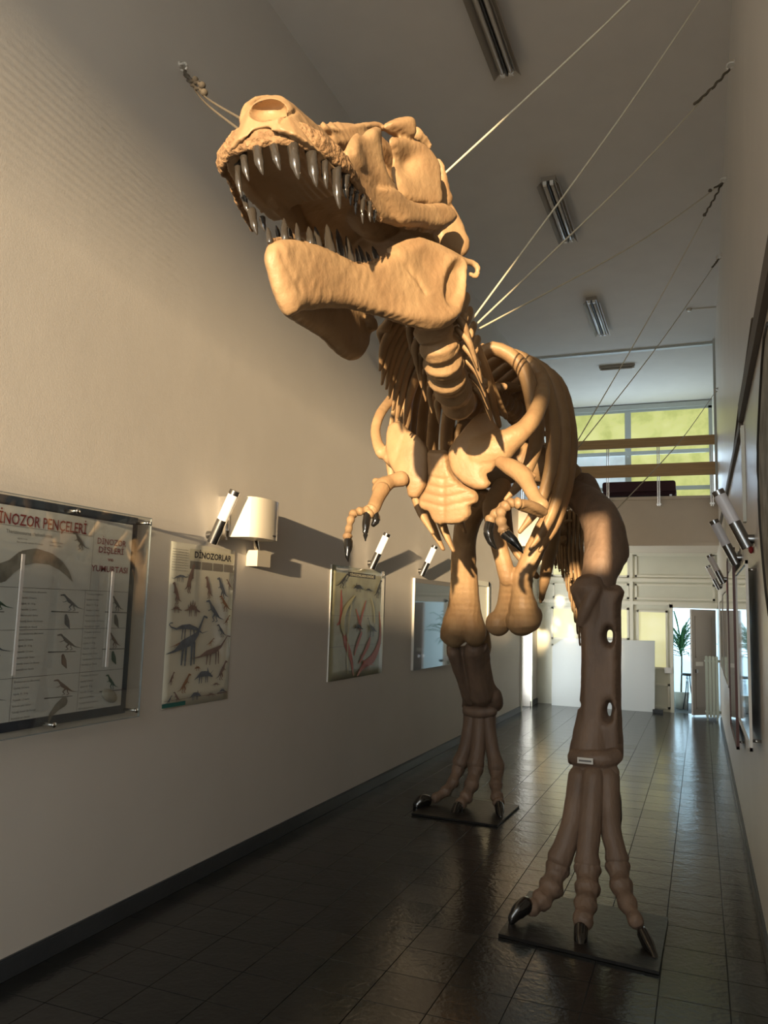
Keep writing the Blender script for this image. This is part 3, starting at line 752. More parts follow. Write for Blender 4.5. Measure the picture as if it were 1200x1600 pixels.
# animals: from the zoomed photograph (u,v) fractions
A = [('theropod',.22,.38,.12,.31,0,'dinoA'),('diplo',.02,.27,.17,.24,0,'dinoB'),('theropod',.5,.66,.19,.34,1,'dinoA'),('theropod',.68,.92,.19,.34,1,'dinoB'),('theropod',.84,.99,.20,.27,1,'dinoA'),
     ('theropod',.02,.18,.24,.38,1,'dinoA'),('stego',.03,.2,.37,.43,0,'dinoA'),('stego',.22,.48,.34,.45,0,'dinoA'),('theropod',.5,.85,.34,.49,1,'dinoB'),('theropod',.72,.98,.31,.42,1,'dinoD'),
     ('diplo',.02,.6,.44,.59,1,'dinoB'),('theropod',.84,.98,.44,.51,0,'dinoD'),('theropod',.71,.92,.50,.59,1,'dinoB'),('theropod',.03,.28,.60,.64,0,'dinoD'),('sauropod',.0,.58,.45,.75,0,'dinoB'),('sauropod',.36,.98,.58,.76,0,'dinoA'),
     ('cerat',.42,.72,.76,.87,0,'dinoB'),('theropod',.76,.97,.74,.87,0,'dinoA'),('theropod',.18,.40,.80,.92,0,'dinoD'),('cerat',.36,.54,.90,.97,0,'dinoB'),('stego',.6,.78,.93,.97,0,'dinoA'),('stego',.8,.95,.91,.96,0,'dinoB'),
     ('theropod',.04,.14,.78,.86,0,'dinoA'),('theropod',.1,.24,.90,.97,1,'dinoA'),('stego',.68,.84,.87,.905,0,'dinoA'),('cerat',.4,.5,.75,.79,1,'dinoD'),('theropod',.56,.72,.59,.64,0,'dinoD'),('theropod',.02,.12,.92,.97,0,'dinoB')]
for i, (k, u0, u1, v0, v1, fl, m_) in enumerate(A):
    a = U(u0, v1); flat(sil(k, a[0], a[1], W1*(u1-u0), H1*(v1-v0), bool(fl)), M[m_], p1, x1+.0004+.0006*i)
a = U(.0, .985); b = U(.33, .96); flat([rect(a[0],a[1]-.008,b[0],b[1]-.008)], M['teal'], p1, x1)
a = U(.82, .958); b = U(.985, .95); flat([rect(a[0],a[1],b[0],b[1]), rect(U(.03,0)[0], U(0,.955)[1], U(.99,0)[0], U(0,.953)[1])], M['dinoA'], p1, x1)
# --- evolution poster
py0, py1 = L(514,972)[0], L(598,975)[0]; pz0, pz1 = 1.07, 2.06
p2 = poster('wall_poster', py0, py1, pz0, pz1, M['evo'], 'olive family-tree poster with red branches and dark dinosaurs')
W1 = py1-py0; H1 = pz1-pz0; x2 = XL+.0075
flat([rect(U(.28,0)[0],U(0,.085)[1],U(.80,0)[0],U(0,.045)[1])], M['ink'], p2, x2)
text('DİNOZORLARIN EVRİMİ', U(.31,0)[0], U(0,.077)[1], .022, M['cream_ink'], p2, x2+.0006, width=W1*.46, font_bold=.03)
def curve(pts, ws, m_, dz=0):
    q = [Vector(U(*p_)) for p_ in pts]; o_ = []; n = len(q); ww = []
    for i in range(n-1):
        p0, p1_, p2_, p3 = q[max(i-1,0)], q[i], q[i+1], q[min(i+2,n-1)]
        for k in range(6):
            t_ = k/6; o_.append(0.5*((2*p1_)+(p2_-p0)*t_+(2*p0-5*p1_+4*p2_-p3)*t_*t_+(3*p1_-p0-3*p2_+p3)*t_**3)); ww.append((ws[i]*(1-t_)+ws[i+1]*t_)*W1)
    o_.append(q[-1]); ww.append(ws[-1]*W1)
    flat(stroke([tuple(v) for v in o_], ww), M[m_], p2, x2+.0004+dz*8)
curve([(.17,.22),(.18,.35),(.17,.48),(.12,.52)], [.015,.04,.035,.01], 'redbranch')
curve([(.22,.55),(.28,.68),(.38,.82),(.43,.98)], [.02,.07,.05,.01], 'redbranch', .0001)
curve([(.90,.40),(.93,.55),(.92,.70),(.80,.84),(.62,.90),(.5,.99)], [.01,.035,.06,.08,.05,.01], 'redbranch', .0002)
curve([(.44,.38),(.5,.48),(.53,.55)], [.01,.03,.05], 'redbranch', .0003)
curve([(.62,.30),(.57,.40),(.52,.52)], [.01,.025,.03], 'redbranch', .0004)
curve([(.55,.60),(.48,.70),(.43,.80)], [.03,.04,.01], 'redbranch', .0005)
curve([(.72,.65),(.68,.72),(.52,.88)], [.02,.05,.01], 'redbranch', .0006)
curve([(.40,.26),(.25,.38),(.2,.5),(.24,.6)], [.01,.05,.07,.03], 'olivebranch', .0007)
curve([(.72,.27),(.78,.38),(.8,.5)], [.01,.02,.02], 'olivebranch', .0008)
curve([(.35,.30),(.3,.6),(.32,.95)], [.01,.02,.01], 'olivebranch', .0009)
for v in (.44, .71): flat([rect(U(0,0)[0],U(0,v+.0015)[1],U(.98,0)[0],U(0,v-.0015)[1])], M['ink2'], p2, x2+.0001)
for i, (k, u0, u1, v0, v1, fl, m_) in enumerate([('theropod',.05,.32,.06,.20,0,'ink'),('cerat',.36,.55,.12,.22,1,'ink'),('stego',.57,.74,.16,.22,0,'ink'),('theropod',.76,.95,.08,.27,0,'ink'),
     ('stego',.38,.58,.48,.59,0,'ink'),('sauropod',.64,.86,.46,.64,1,'dinoB'),('sauropod',.5,.82,.80,.95,1,'redbranch')]):
    a = U(u0, v1); flat(sil(k, a[0], a[1], W1*(u1-u0), H1*(v1-v0), bool(fl)), M[m_], p2, x2+.009+.0006*i)
MB().box((XL+.001, py0-.008, pz0), (XL+.012, py0, pz1)).build('edge_strip', M['white'], p2, smooth=False)
# --- glossy glazed poster reflecting the door
py0, py1 = L(644,972)[0], L(696,975)[0]; pz0, pz1 = 1.04, 2.04
p3 = empty('framed_poster', (XL, (py0+py1)/2, pz0), 'glossy glazed dark poster mirroring blue daylight, third along the left wall', 'poster')
tl = .042
def qd(x0, x1): return [(x0,py0,pz0),(x1,py1,pz0),(x1,py1,pz1),(x0,py0,pz1)]
v = qd(XL+.02, XL+.02+tl)+qd(XL+.012, XL+.012+tl)
MB().add(v, [(0,1,2,3),(7,6,5,4),(0,4,5,1),(1,5,6,2),(2,6,7,3),(3,7,4,0)]).build('glazed_sheet', M['gloss'], p3, smooth=False)
W1 = py1-py0; H1 = pz1-pz0
MB().box((XL+.001, py0-.012, pz0), (XL+.026, py0, pz1)).build('frame_edge', M['white'], p3, smooth=False)
v = [(XL+.0205,py0,pz1-.05),(XL+.0205+tl,py1,pz1-.05),(XL+.0205+tl,py1,pz1),(XL+.0205,py0,pz1)]; v += [(a_+.004,b_,c_) for a_,b_,c_ in v]
MB().add(v, [(3,2,1,0),(4,5,6,7),(0,1,5,4),(1,2,6,5),(2,3,7,6),(3,0,4,7)]).build('title_bar', M['ink2'], p3, smooth=False)
# --- wall lamps
def wall_lamp(base, side, lab, grp):
    """base: lower end on the wall; side +1 leans to +X (left wall), -1 leans to -X"""
    t = empty('wall_lamp', base, lab, 'lamp', grp)
    b = Vector(base); d = Vector((side*.42, 0, .91)).normalized()
    s0 = b+Vector((side*.035,0,0))
    MB().tube([s0, s0+d*.16], .034, res=1, seg=20, caps=False).build('steel_cup', M['steel_dark'], t, angle=40)
    MB().tube([s0+d*.161, s0+d*.335], .034, res=1, seg=20, caps=False).build('diffuser', M['diff'], t, angle=40)
    MB().tube([s0+d*.336, s0+d*.365], .0345, res=1, seg=20, caps=False).build('cap', M['steel_dark'], t, angle=40)
    MB().tube([b+Vector((0,0,.05)), b+Vector((side*.012,0,.05)), s0+d*.06], [.026,.026,.02], res=1, seg=16, caps=False).build('wall_mount', M['steel_dark'], t, angle=40)
gl = 'cylinder lamps on the left wall'; gr = 'cylinder lamps on the right wall'
for (px, py, lab) in ((324,848,'slanted steel and white cylinder lamp beside the heater'),(575,888,'slanted cylinder lamp above the olive family-tree poster'),(654,899,'slanted cylinder lamp above the glossy reflecting poster')):
    y, z = L(px, py); wall_lamp((XL, y, z), 1, lab, gl)
for (y, lab) in ((4.91,'nearest and largest slanted cylinder lamp on the right wall'),(6.43,'second slanted cylinder lamp from the near end of the right wall'),(10.0,'third slanted cylinder lamp on the right wall, second from farthest'),(12.1,'farthest small slanted cylinder lamp on the right wall')):
    wall_lamp((XR, y, 2.1), -1, lab, gr)
# --- heater
ht = empty('wall_heater', (XL, 4.85, 2.25), 'cream box heater with curved front on the left wall', 'heater')
y0_, y1_ = P(391,790,X=XL+.22).y, P(430,800,X=XL+.2).y; z0_, z1_ = P(430,845,X=XL+.25).z, P(430,784,X=XL+.25).z
prof = [(0,0),(.0,1),(.20,1),(.255,.8),(.27,.5),(.255,.2),(.20,0)]
mb = MB(); n = 10
pr = [(XL+.05, 0), (XL+.05, 1)]
# horizontal section: rounded front between y0 and y1
sec = []
for k in range(13):
    a_ = math.pi*k/12; yy = (y0_+y1_)/2-(y1_-y0_)/2*math.cos(a_); xx = XL+.17+.10*math.sin(a_)**.5
    sec.append((xx, yy))
sec = [(XL+.07, y0_)]+sec+[(XL+.07, y1_)]
vs = [(x,y,z0_) for x,y in sec]+[(x,y,z1_) for x,y in sec]; n = len(sec)
mb.add(vs, [tuple(range(n-1,-1,-1)), tuple(range(n,2*n))]+[(i,(i+1)%n,n+(i+1)%n,n+i) for i in range(n)])
mb.build('body', M['whitemetal'], ht, angle=35)
MB().box((XL, y0_-.03, z0_-.02), (XL+.06, y0_+.0, z1_+.0)).box((XL, y0_-.01, z0_+.04), (XL+.075, y1_-.04, z1_-.04)).build('bracket', M['metal'], ht, smooth=False)
MB().box((XL+.001, y0_+.34, z0_-.17), (XL+.09, y0_+.52, z0_-.06)).build('valve_box', M['whitemetal'], ht, smooth=False)
MB().tube([(XL+.05,y0_+.4,z0_-.08),(XL+.09,y0_+.3,z0_+.01)], .02).build('pipe', M['metal'], ht)
MB().box((XL+.262, y1_-.14, z0_+.02), (XL+.272, y1_-.10, z0_+.032)).build('switch', M['dark'], ht, smooth=False)

# ================================================================== RIGHT WALL
def hook(px, py, x, lab, y=None, z=None):
    p = P(px, py, X=x) if y is None else Vector((x, y, z))
    s_ = 1 if x < -1 else -1
    t = empty('wall_hook', p, lab, 'hook')
    MB().tube([p, p+Vector((s_*.04,0,0)), p+Vector((s_*.055,0,-.03)), p+Vector((s_*.035,0,-.05)), p+Vector((s_*.015,0,-.04))], .008, seg=8).build('eye', M['hook'], t)
    MB().tube([p, p+Vector((s_*.008,0,0))], .02, res=1, caps=False).build('plate', M['hook'], t)
    return p+Vector((s_*.035,0,-.045))
hk = {}
hk['A'] = hook(0, 0, XR, 'hook at the top of the right wall holding the skull wire, above the frame', 3.6, 5.1)
p = P(1155, -90, X=XR); hk['B'] = hook(0,0,XR, 'second hook of the right wall row, holding the steep neck wire', p.y, p.z)
hk['C'] = hook(1148, 97, XR, 'pale hook high on the right wall, topmost one in view')
hk['D'] = hook(1135, 278, XR, 'right wall hook where two wires meet')
hk['E'] = hook(1128, 398, XR, 'lower right wall hook above the mezzanine wire')
hk['F'] = hook(1122, 607, XR, 'hook beside the backlit mezzanine window')
hk['G'] = hook(281, 101, XL, 'hook high on the left wall holding two snout ropes')
pA = P(1040, 0, Y=3.45)

# cable trunk, pictures, etc.
zc_ = 3.08
tr_ = empty('cable_trunking', (XR, 6, zc_), 'dark cable trunking with a loose cable along the right wall', 'trunking')
MB().box((XR-.03, 2.0, zc_-.06), (XR-.001, 5.75, zc_+.06)).build('duct', M['cable'], tr_, smooth=False)
MB().box((XR-.025, 5.8, zc_-.10), (XR-.001, 12.5, zc_-.03)).build('duct', M['cable'], tr_, smooth=False)
MB().tube([(XR-.01,4.4,zc_+.18),(XR-.012,5.2,zc_+.12),(XR-.012,6.0,zc_+.1),(XR-.012,7.0,zc_-.01)], .008, seg=8).build('loose_cable', M['rope'], tr_)
tag(MB().box((XR-.022, 5.62, 2.33), (XR-.001, 5.72, 2.97)).build('conduit', M['creamtrim'], None, smooth=False), 'short pale vertical conduit dropping from the trunking on the right wall', 'conduit')
tag(MB().box((XR-.022, 10.0, 2.5), (XR-.001, 10.1, 2.97)).build('conduit', M['creamtrim'], None, smooth=False), 'farther pale vertical conduit on the right wall behind the lamps', 'conduit')
def rframe(name, y0, y1, z0, z1, thick, off, m_edge, m_face, lab):
    t = empty(name, (XR, (y0+y1)/2, z0), lab, 'frame')
    x1_ = XR-off; x0_ = x1_-thick
    MB().box((x0_+.004, y0+.01, z0+.01), (x1_, y1-.01, z1-.01)).build('sheet', m_face, t, smooth=False)
    mb = MB(); w_ = .02
    mb.box((x0_-.002,y0,z0),(x1_,y0+w_,z1)).box((x0_-.002,y1-w_,z0),(x1_,y1,z1)).box((x0_-.002,y0,z0),(x1_,y1,z0+w_)).box((x0_-.002,y0,z1-w_),(x1_,y1,z1))
    mb.build('frame_edge', m_edge, t, smooth=False); 
    if off > 0.012:
        for yy in (y0+.05, y1-.05):
            for zz in (z0+.05, z1-.05): MB().tube([(XR, yy, zz), (x1_, yy, zz)], .008, res=1, caps=False).build('standoff', M['metal'], t)
    return t
M['glossR'] = mat('glazed_print', (.30,.31,.31), .06, spec=1.0, coat=1, col2=(.18,.20,.20), vscale=2)
M['maroon'] = mat('maroon_edge', (.16,.07,.06), .45)
rframe('glazed_picture', 4.75, 6.15, 1.0, 2.02, .012, .045, M['white'], M['glossR'], 'nearest glazed picture on the right wall, seen edge-on')
rframe('glazed_picture', 6.7, 8.1, .72, 2.25, .02, .035, M['maroon'], M['glossR'], 'tall maroon-edged glazed picture on the right wall, seen edge-on')
rframe('glazed_picture', 8.9, 10.6, 1.0, 2.0, .012, .03, M['white'], M['glossR'], 'glazed picture below the farther lamps of the right wall')
rframe('glazed_picture', 11.2, 12.6, 1.0, 1.95, .012, .02, M['white'], M['glossR'], 'farthest glazed picture on the right wall near the radiator')
tag(rbox(MB(), (XR-.05, 8.45, 1.93), (XR, 8.6, 2.07), .015).build('alarm_button', M['red'], None, angle=30), 'small red alarm box on the right wall below the lamps', 'alarm')
tag(MB().blob((XR-.012, 5.05, 2.10), (.014,.022,.022)).build('red_pin', M['red'], None), 'round red fitting on the right wall under the nearest lamp', 'fitting')
# dark-rimmed relief picture at the right edge
rp = empty('relief_picture', (XR, 3.1, 2.2), 'mottled grey relief picture with a dark rim, cut by the right edge', 'picture')
vs = []; n = 28
M['relief'] = mat('relief_print', (.36,.35,.29), .7, bump=1, bscale=12, col2=(.17,.16,.12), vscale=9)
cyy, czz, ry, rz = 3.25, 2.25, .72, .56
ol = [(cyy+ry*(1+.05*math.sin(3*t_))*math.cos(t_), czz+rz*(1+.06*math.sin(5*t_+1))*math.sin(t_)) for t_ in [2*math.pi*k/n for k in range(n)]]
MB().add([(XR-.03,y,z) for y,z in ol]+[(XR-.006,y,z) for y,z in ol], [tuple(range(n)), tuple(range(2*n-1,n-1,-1))]+[(i,n+i,n+(i+1)%n,(i+1)%n) for i in range(n)]).build('relief_sheet', M['relief'], rp, smooth=False)
MB().tube([(XR-.03,y,z) for y,z in ol]+[(XR-.03,*ol[0])], .009, seg=8, res=1).build('rim', M['dark'], rp)

# ================================================================== THE SKELETON
SK = empty('dinosaur_skeleton', (-1.25, 5.6, 0), 'life-size striding Tyrannosaurus skeleton cast with open jaws and black teeth', 'skeleton')
B_, BL = M['bone'], M['bone_leg_shaded']
def nz(amp, sc): return lambda c: amp*(noise.noise(c*sc)+.5*noise.noise(c*sc*2.3))
MX = lambda y: -1.0686-.02*(y-1.716)          # skull mid-plane
# ---- skull (hangs well forward of the chest, nearer the viewer)
DK = 0.78
ZR = 2.9090
sk = MB()
stn = [ # Y, cx, half width, z bottom, height, top half-width ratio
 (1.6497,-1.0413,0.0663,2.9090,0.0780,0.6),
 (1.6692,-1.0452,0.1014,2.9012,0.1209,0.58),
 (1.7004,-1.0530,0.1264,2.8973,0.1560,0.55),
 (1.7550,-1.0608,0.1451,2.8973,0.1755,0.54),
 (1.8252,-1.0686,0.1560,2.8973,0.1911,0.56),
 (1.9188,-1.0764,0.1638,2.9012,0.2028,0.6),
 (2.0124,-1.0803,0.1700,2.9090,0.2067,0.6),
 (2.0904,-1.0803,0.1732,2.9168,0.1911,0.56)]
def snout_section(y, cx, hw, zb_, h_, tr, N=26, inner=True):
    o = []
    for k in range(N+1):
        t_ = math.pi*k/N; c_, s_ = math.cos(t_), math.sin(t_)
        v_ = abs(s_)**.75
        wv = hw*(1-(1-tr)*v_**.75)
        o.append((cx+wv*math.copysign(abs(c_)**.55, c_)*1.0, y, zb_+h_*v_))
    for k in range(N+1):
        t_ = math.pi*(N-k)/N; c_, s_ = math.cos(t_), math.sin(t_)
        o.append((cx+(hw-.036)*math.copysign(abs(c_)**.6, c_), y, zb_+max(.005,h_*.26*abs(s_)**.8)))
    return o
secs = [snout_section(*s_) for s_ in stn]; n = len(secs[0]); vs = [v for s_ in secs for v in s_]; fs = []
for i in range(len(secs)-1):
    for k in range(n):
        fs.append((i*n+k, (i+1)*n+k, (i+1)*n+(k+1)%n, i*n+(k+1)%n))
fs.append(tuple(range(n))); fs.append(tuple((len(secs)-1)*n+k for k in range(n-1,-1,-1)))
sk.add(vs, fs)
# nasal opening: rim bars above the dip of the snout
sk.tpx([(379,190,2.16,7),(385,170,2.18,7),(402,157,2.24,6),(425,155,2.30,6),(450,165,2.36,7),(464,173,2.44,4)], flat=.8)
# roof bar, lacrimal, horn, temporal panel, jugal, squamosal, quadratojugal, maxilla
Yf = lambda x, y: 2.52+(x-545)*.0055
mir = lambda y: MX(y)
sk.sheet([(500,190),(520,199),(550,194),(580,189),(594,191),(599,198),(596,208),(582,206),(550,210),(520,214),(502,208)], lambda x,y: 2.62+(x-520)*.0055, .05, .03, mirror=mir)
sk.sheet([(540,242),(544,224),(551,212),(558,207),(566,211),(576,201),(594,198),(597,220),(596,246),(602,268),(618,290),(620,300),(606,306),(592,296),(570,279),(550,262)], Yf, .05, .035, mirror=mir,
         bump=lambda x,y: .007*math.sin((x*.8-y*.25)*.22))
sk.sheet([(598,196),(610,188),(624,183),(638,182),(646,192),(648,208),(643,221),(628,217),(618,212),(606,205)], lambda x,y: 2.98+(x-600)*.004, .10, .06, mirror=mir)
sk.sheet([(608,222),(612,213),(642,218),(664,226),(680,244),(687,256),(690,290),(689,322),(660,322),(634,315),(620,297),(614,280),(611,266),(614,246)], lambda x,y: 2.99+(x-610)*.0046+.06*math.exp(-((x-628)**2+(y-255)**2)/500), .045, .035, mirror=mir,
         bump=lambda x,y: -.012*math.exp(-(((x-628)/10)**2+((y-262)/14)**2)))
sk.sheet([(590,294),(604,292),(618,297),(634,311),(660,318),(690,317),(706,327),(712,340),(704,352),(686,360),(655,356),(628,353),(613,332),(603,316)], lambda x,y: Yf(x,y)-.03, .07, .04, mirror=mir)
sk.sheet([(646,196),(660,206),(674,228),(686,248),(694,262),(702,296),(707,310),(700,326),(684,322),(682,260),(672,236),(656,222),(644,214)], lambda x,y: 3.36+(x-650)*.004, .06, .035, mirror=mir)
sk.sheet([(694,318),(706,320),(716,336),(728,362),(734,378),(732,392),(722,402),(704,394),(686,380),(680,360),(692,350)], lambda x,y: 3.54+(x-690)*.003, .07, .05, mirror=mir)
sk.sheet([(532,250),(548,256),(568,276),(592,296),(614,330),(628,350),(684,356),(684,366),(650,362),(618,354),(590,344),(566,322),(548,304),(536,280)], lambda x,y: Yf(x,y)+.035, .05, .03, mirror=mir)
# palate, braincase
vs = []; 
for y, hw, z in ((1.9500,0.1482,2.9792),(2.1450,0.1638,2.9948),(2.3400,0.1872,3.0260),(2.5350,0.2106,3.0416),(2.6676,0.2106,3.0416)):
    for dz_ in (0, .03): 
        for k in (-1, -.5, 0, .5, 1): vs.append((MX(y)+hw*k, y, z+dz_+.05*(1-k*k)))
fs = []
for i in range(4):
    for k in range(4):
        a = i*10+k; fs.append((a,a+1,a+11,a+10)); b = a+5; fs.append((b,b+10,b+11,b+1))
    fs.append((i*10,i*10+10,i*10+15,i*10+5)); fs.append((i*10+4,i*10+9,i*10+19,i*10+14))
fs.append((0,5,6,1)); fs.append((1,6,7,2)); fs.append((2,7,8,3)); fs.append((3,8,9,4))
q = 40; fs += [(q,q+1,q+6,q+5),(q+1,q+2,q+7,q+6),(q+2,q+3,q+8,q+7),(q+3,q+4,q+9,q+8)]
sk.add(vs, fs)
sk.blob((-1.0803,2.4960,3.1664), (0.1170,0.2184,0.1248)); sk.blob((-1.0803,2.6676,3.0650), (0.1560,0.0936,0.1092)); sk.blob((-1.0803,2.7300,3.0104), (0.0468,0.0468,0.0390))
sk.tube([(-1.0764,2.0280,3.1040),(-1.0803,2.2230,3.2288),(-1.0803,2.4180,3.2912),(-1.0803,2.6130,3.2756)], [.055,.066,.078,.086], flat=1.3)
def proj(c):
    q = R.transposed() @ (Vector(c)-CAM); return CX-q.x*F/q.z, CY+q.y*F/q.z
def seg_d(x, y, pl):
    best = 1e9
    for (ax, ay), (bx, by) in zip(pl, pl[1:]):
        dx, dy = bx-ax, by-ay; t_ = max(0, min(1, ((x-ax)*dx+(y-ay)*dy)/(dx*dx+dy*dy)))
        best = min(best, math.hypot(x-ax-dx*t_, y-ay-dy*t_))
    return best
def skull_disp(c):
    d = .0011*(noise.noise(c*26)+.5*noise.noise(c*60))
    if c.y < 2.15 and c.z > 2.93:
        x, y = proj(c)
        g = seg_d(x, y, [(462,174),(446,180),(437,192),(438,206),(444,214)]); d -= .008*math.exp(-(g/2.2)**2)
        if 455 < x < 540: d += .0028*math.sin((x*.9-y*.75)*.55+2*noise.noise(c*9))*min(1, (x-455)/30)*min(1, (540-x)/15)
    return d
from mathutils.bvhtree import BVHTree
vd = (P(417, 172, Y=2)-CAM).normalized(); hit = BVHTree.FromPolygons([Vector(v) for v in sk.v], sk.f).ray_cast(CAM, vd)[0]
q_ = vd.to_track_quat('Y', 'Z').to_matrix() @ Matrix.Rotation(math.radians(-9), 3, 'Y')
cutm = MB().blob(hit+vd*.01, (.054,.07,.029), rot=q_, seg=24, rings=14)
skull = sk.build('skull', B_, SK, voxel=.0055, sm=2, disp=skull_disp, cut=cutm)
# rough tooth-bearing ridge
rowL = [(352,262),(354,246),(372,226),(398,216),(428,212),(460,213),(492,225),(514,240),(532,255),(546,273),(556,292),(566,310),(578,326),(590,342)]
gm = MB(); gp = [P(px, py+8, Z=ZR+.005) for px, py in rowL]
rr_ = [P(px, py, Z=ZR) for px, py in ((362,285),(372,312),(384,338),(398,362))]
gp = rr_[::-1]+gp
gq = []
for p in gp:
    o_ = Vector((p.x-MX(p.y), (p.y-1.95) if p.y < 1.95 else 0, 0)); o_ = o_.normalized() if o_.length > 1e-5 else o_
    gq.append(p+o_*.008+Vector((0,0,.016)))
gm.tube(gq, [.016]*4+[.025,.031,.035,.037,.037,.036,.034,.030,.026,.021,.018,.016,.014,.013], seg=12, flat=.55, up=(0,0,1))
gm.build('gum_ridge', M['gum'], skull, voxel=.005, sm=1, disp=lambda c: .0045*noise.noise(c*45)+.003*noise.noise(c*110))
def tooth(parent, b, t_, wpx, z=None, Y=None, bend=.25, name='tooth', m=None, dy=0):
    p = P(b[0], b[1], Z=z) if z is not None else P(b[0], b[1], Y=Y*DK)
    q = P(t_[0], t_[1], Y=p.y+dy); r = wpx*.5/ppm(p); d = q-p
    mid = p+d*.55+Vector((0,-bend*d.length*.3,0))
    MB().tube([p-d*.12, p+d*.1, mid, p+d*.85+Vector((0,-bend*d.length*.12,0)), q], [r*.95, r, r*.82, r*.42, r*.10], seg=12, flat=.8, res=3).build(name, m or M['tooth'], parent)
for b, t_, wd in [((371,256),(378,308),13),((380,240),(389,283),15),((401,228),(411,273),20),((427,225),(438,266),18),((457,225),(467,280),23),((486,236),(495,292),22),((507,250),(511,295),15),((525,263),(531,326),20),((540,276),(541,310),15),
                  ((549,294),(548,322),9),((557,302),(556,336),9),((567,311),(567,350),10),((577,320),(579,347),9),((586,332),(585,348),8)]:
    tooth(skull, b, t_, wd, z=ZR-.005)
for b, t_, wd in [((382,311),(389,334),10),((394,333),(402,367),15),((410,343),(414,362),11)]:
    tooth(skull, b, t_, wd, Y=2.45)
# ---- lower jaw
lj = MB()
JY = lambda x, y: 2.30+(x-420)*.0036
jawL = [(418,388),(424,378),(442,373),(460,375),(490,383),(511,391),(529,400),(550,410),(577,412),(592,404),(607,396),(612,388),(628,384),(649,376),(666,378),(688,388),(706,396),(722,404),(728,416),(727,444),(724,471),(716,492),(700,507),(676,516),(640,510),(595,495),(550,484),(515,482),(487,485),(470,486),(452,495),(440,480),(430,456),(421,424),(416,402)]
def jb(x, y):
    b = 0
    b += .012*math.exp(-(((x-480)/40)**2+((y-430)/50)**2))
    b -= .006*math.exp(-(seg_d(x, y, [(424,386),(432,414),(444,440),(457,463)])/2.2)**2)
    b += -.014*math.exp(-(((x-664)/24)**2+((y-412)/24)**2)**2)
    b += .014*math.exp(-(((y-500)/14)**2))*(1 if x > 560 else .3)
    b += .0035*noise.noise(Vector((x*.16, y*.05, 0)))*(1 if x < 630 else .4)
    b += -.040*max(0, min(1, 1.6-1.6*(((x-704+(y-440)*.15)/19)**2+((y-446)/40)**2)))
    b -= .012*math.exp(-(seg_d(x, y, [(622,418),(640,440),(655,462)])/2)**2)
    return b
lj.sheet(jawL, JY, .085, .05, bump=jb, step=4)
lj.tpx([(607,392,2.96,5),(630,384,3.04,7),(655,378,3.13,8),(690,390,3.26,7),(722,406,3.38,6),(740,412,3.45,5)], flat=.8)
lj.tpx([(736,410,3.44,5),(746,418,3.46,5),(744,432,3.46,4),(735,428,3.44,4)])
lj.tpx([(640,500,3.08,9),(672,507,3.20,10),(700,500,3.30,9),(716,480,3.36,8)])
# chin flange and right ramus
lj.sheet([(424,392),(450,420),(462,455),(487,470),(530,472),(580,480),(577,520),(570,550),(553,564),(531,556),(505,530),(475,511),(449,494),(436,470),(424,430)], lambda x,y: 2.40+max(0, x-440)*.0080, .075, .05)
lj.tube([P(575,505,Y=3.40*DK), Vector((-1.2636,2.6676,2.7920)), Vector((-1.3260,2.6910,2.9324))], [.055,.055,.047], flat=.6, up=(0,1,0))
jaw = lj.build('lower_jaw', B_, SK, voxel=.006, sm=3, disp=nz(.0012, 25))
gj = MB(); gj.tpx([(424,380,2.32,7),(444,377,2.41,7),(462,379,2.49,6),(490,387,2.54,6),(512,395,2.62,6),(530,404,2.68,6),(550,413,2.76,6),(577,414,2.86,5),(594,405,2.92,5),(610,396,2.98,5)], flat=.9)
gj.build('gum_ridge', M['gum'], jaw, voxel=.005, sm=1, disp=lambda c: .004*noise.noise(c*50)+.0025*noise.noise(c*110))
for b, t_, wd in [((421,376),(418,355),10),((444.5,374),(443.6,341),15),((465.6,375),(463,348),10),((485,379),(482,354),14),((498,384),(492,354),12),((516,393),(510.5,351),18),((534,400),(526,358),13),((548,406),(541,369),13),((560,410),(556,388),8),((569,411),(560,383),10),((578,410),(572,393),8),((589,404),(581.5,385),10)]:
    tooth(jaw, b, t_, wd, Y=JY(b[0], b[1])+.0, bend=-.1)
for b, t_, wd in [((436,372),(431,352),9),((455,373),(452,356),8)]:
    tooth(jaw, b, t_, wd, Y=2.7, bend=-.1)
DK = 1.0
# ---- neck and back vertebrae
def vertebra(c, axis, r, ln, spine=None, trans=None, parent=SK, name='vertebra', m=B_, vox=.0075):
    c = Vector(c); ax = Vector(axis).normalized(); mb = MB()
    mb.tube([c-ax*ln*.5, c-ax*ln*.38, c, c+ax*ln*.38, c+ax*ln*.5], [r*.97, r, r*.82, r, r*.97], seg=20, flat=1, res=2)
    if spine: 
        s_ = Vector(spine); mb.tube([c+s_*.1, c+s_*.55, c+s_], [r*.55, r*.42, r*.42], flat=.5, up=ax)
    if trans:
        for q in (-1, 1):
            v = Vector((q*trans, .03, .06)); mb.tube([c+Vector((0,0,r*.5)), c+v*.6+Vector((0,0,r*.5)), c+v+Vector((0,0,r*.3))], [r*.45, r*.32, r*.3], flat=.6, up=(0,0,1))
    return mb.build(name, m, parent, voxel=vox, sm=1, disp=nz(.002, 25))
nv_ = [(674,503,2.66,31),(682,529,2.70,31),(689,554,2.78,32),(696,578,2.90,32),(704,600,3.08,30),(713,620,3.30,27)]
pts = [P(a_, b_, Y=c_) for a_, b_, c_, _ in nv_]
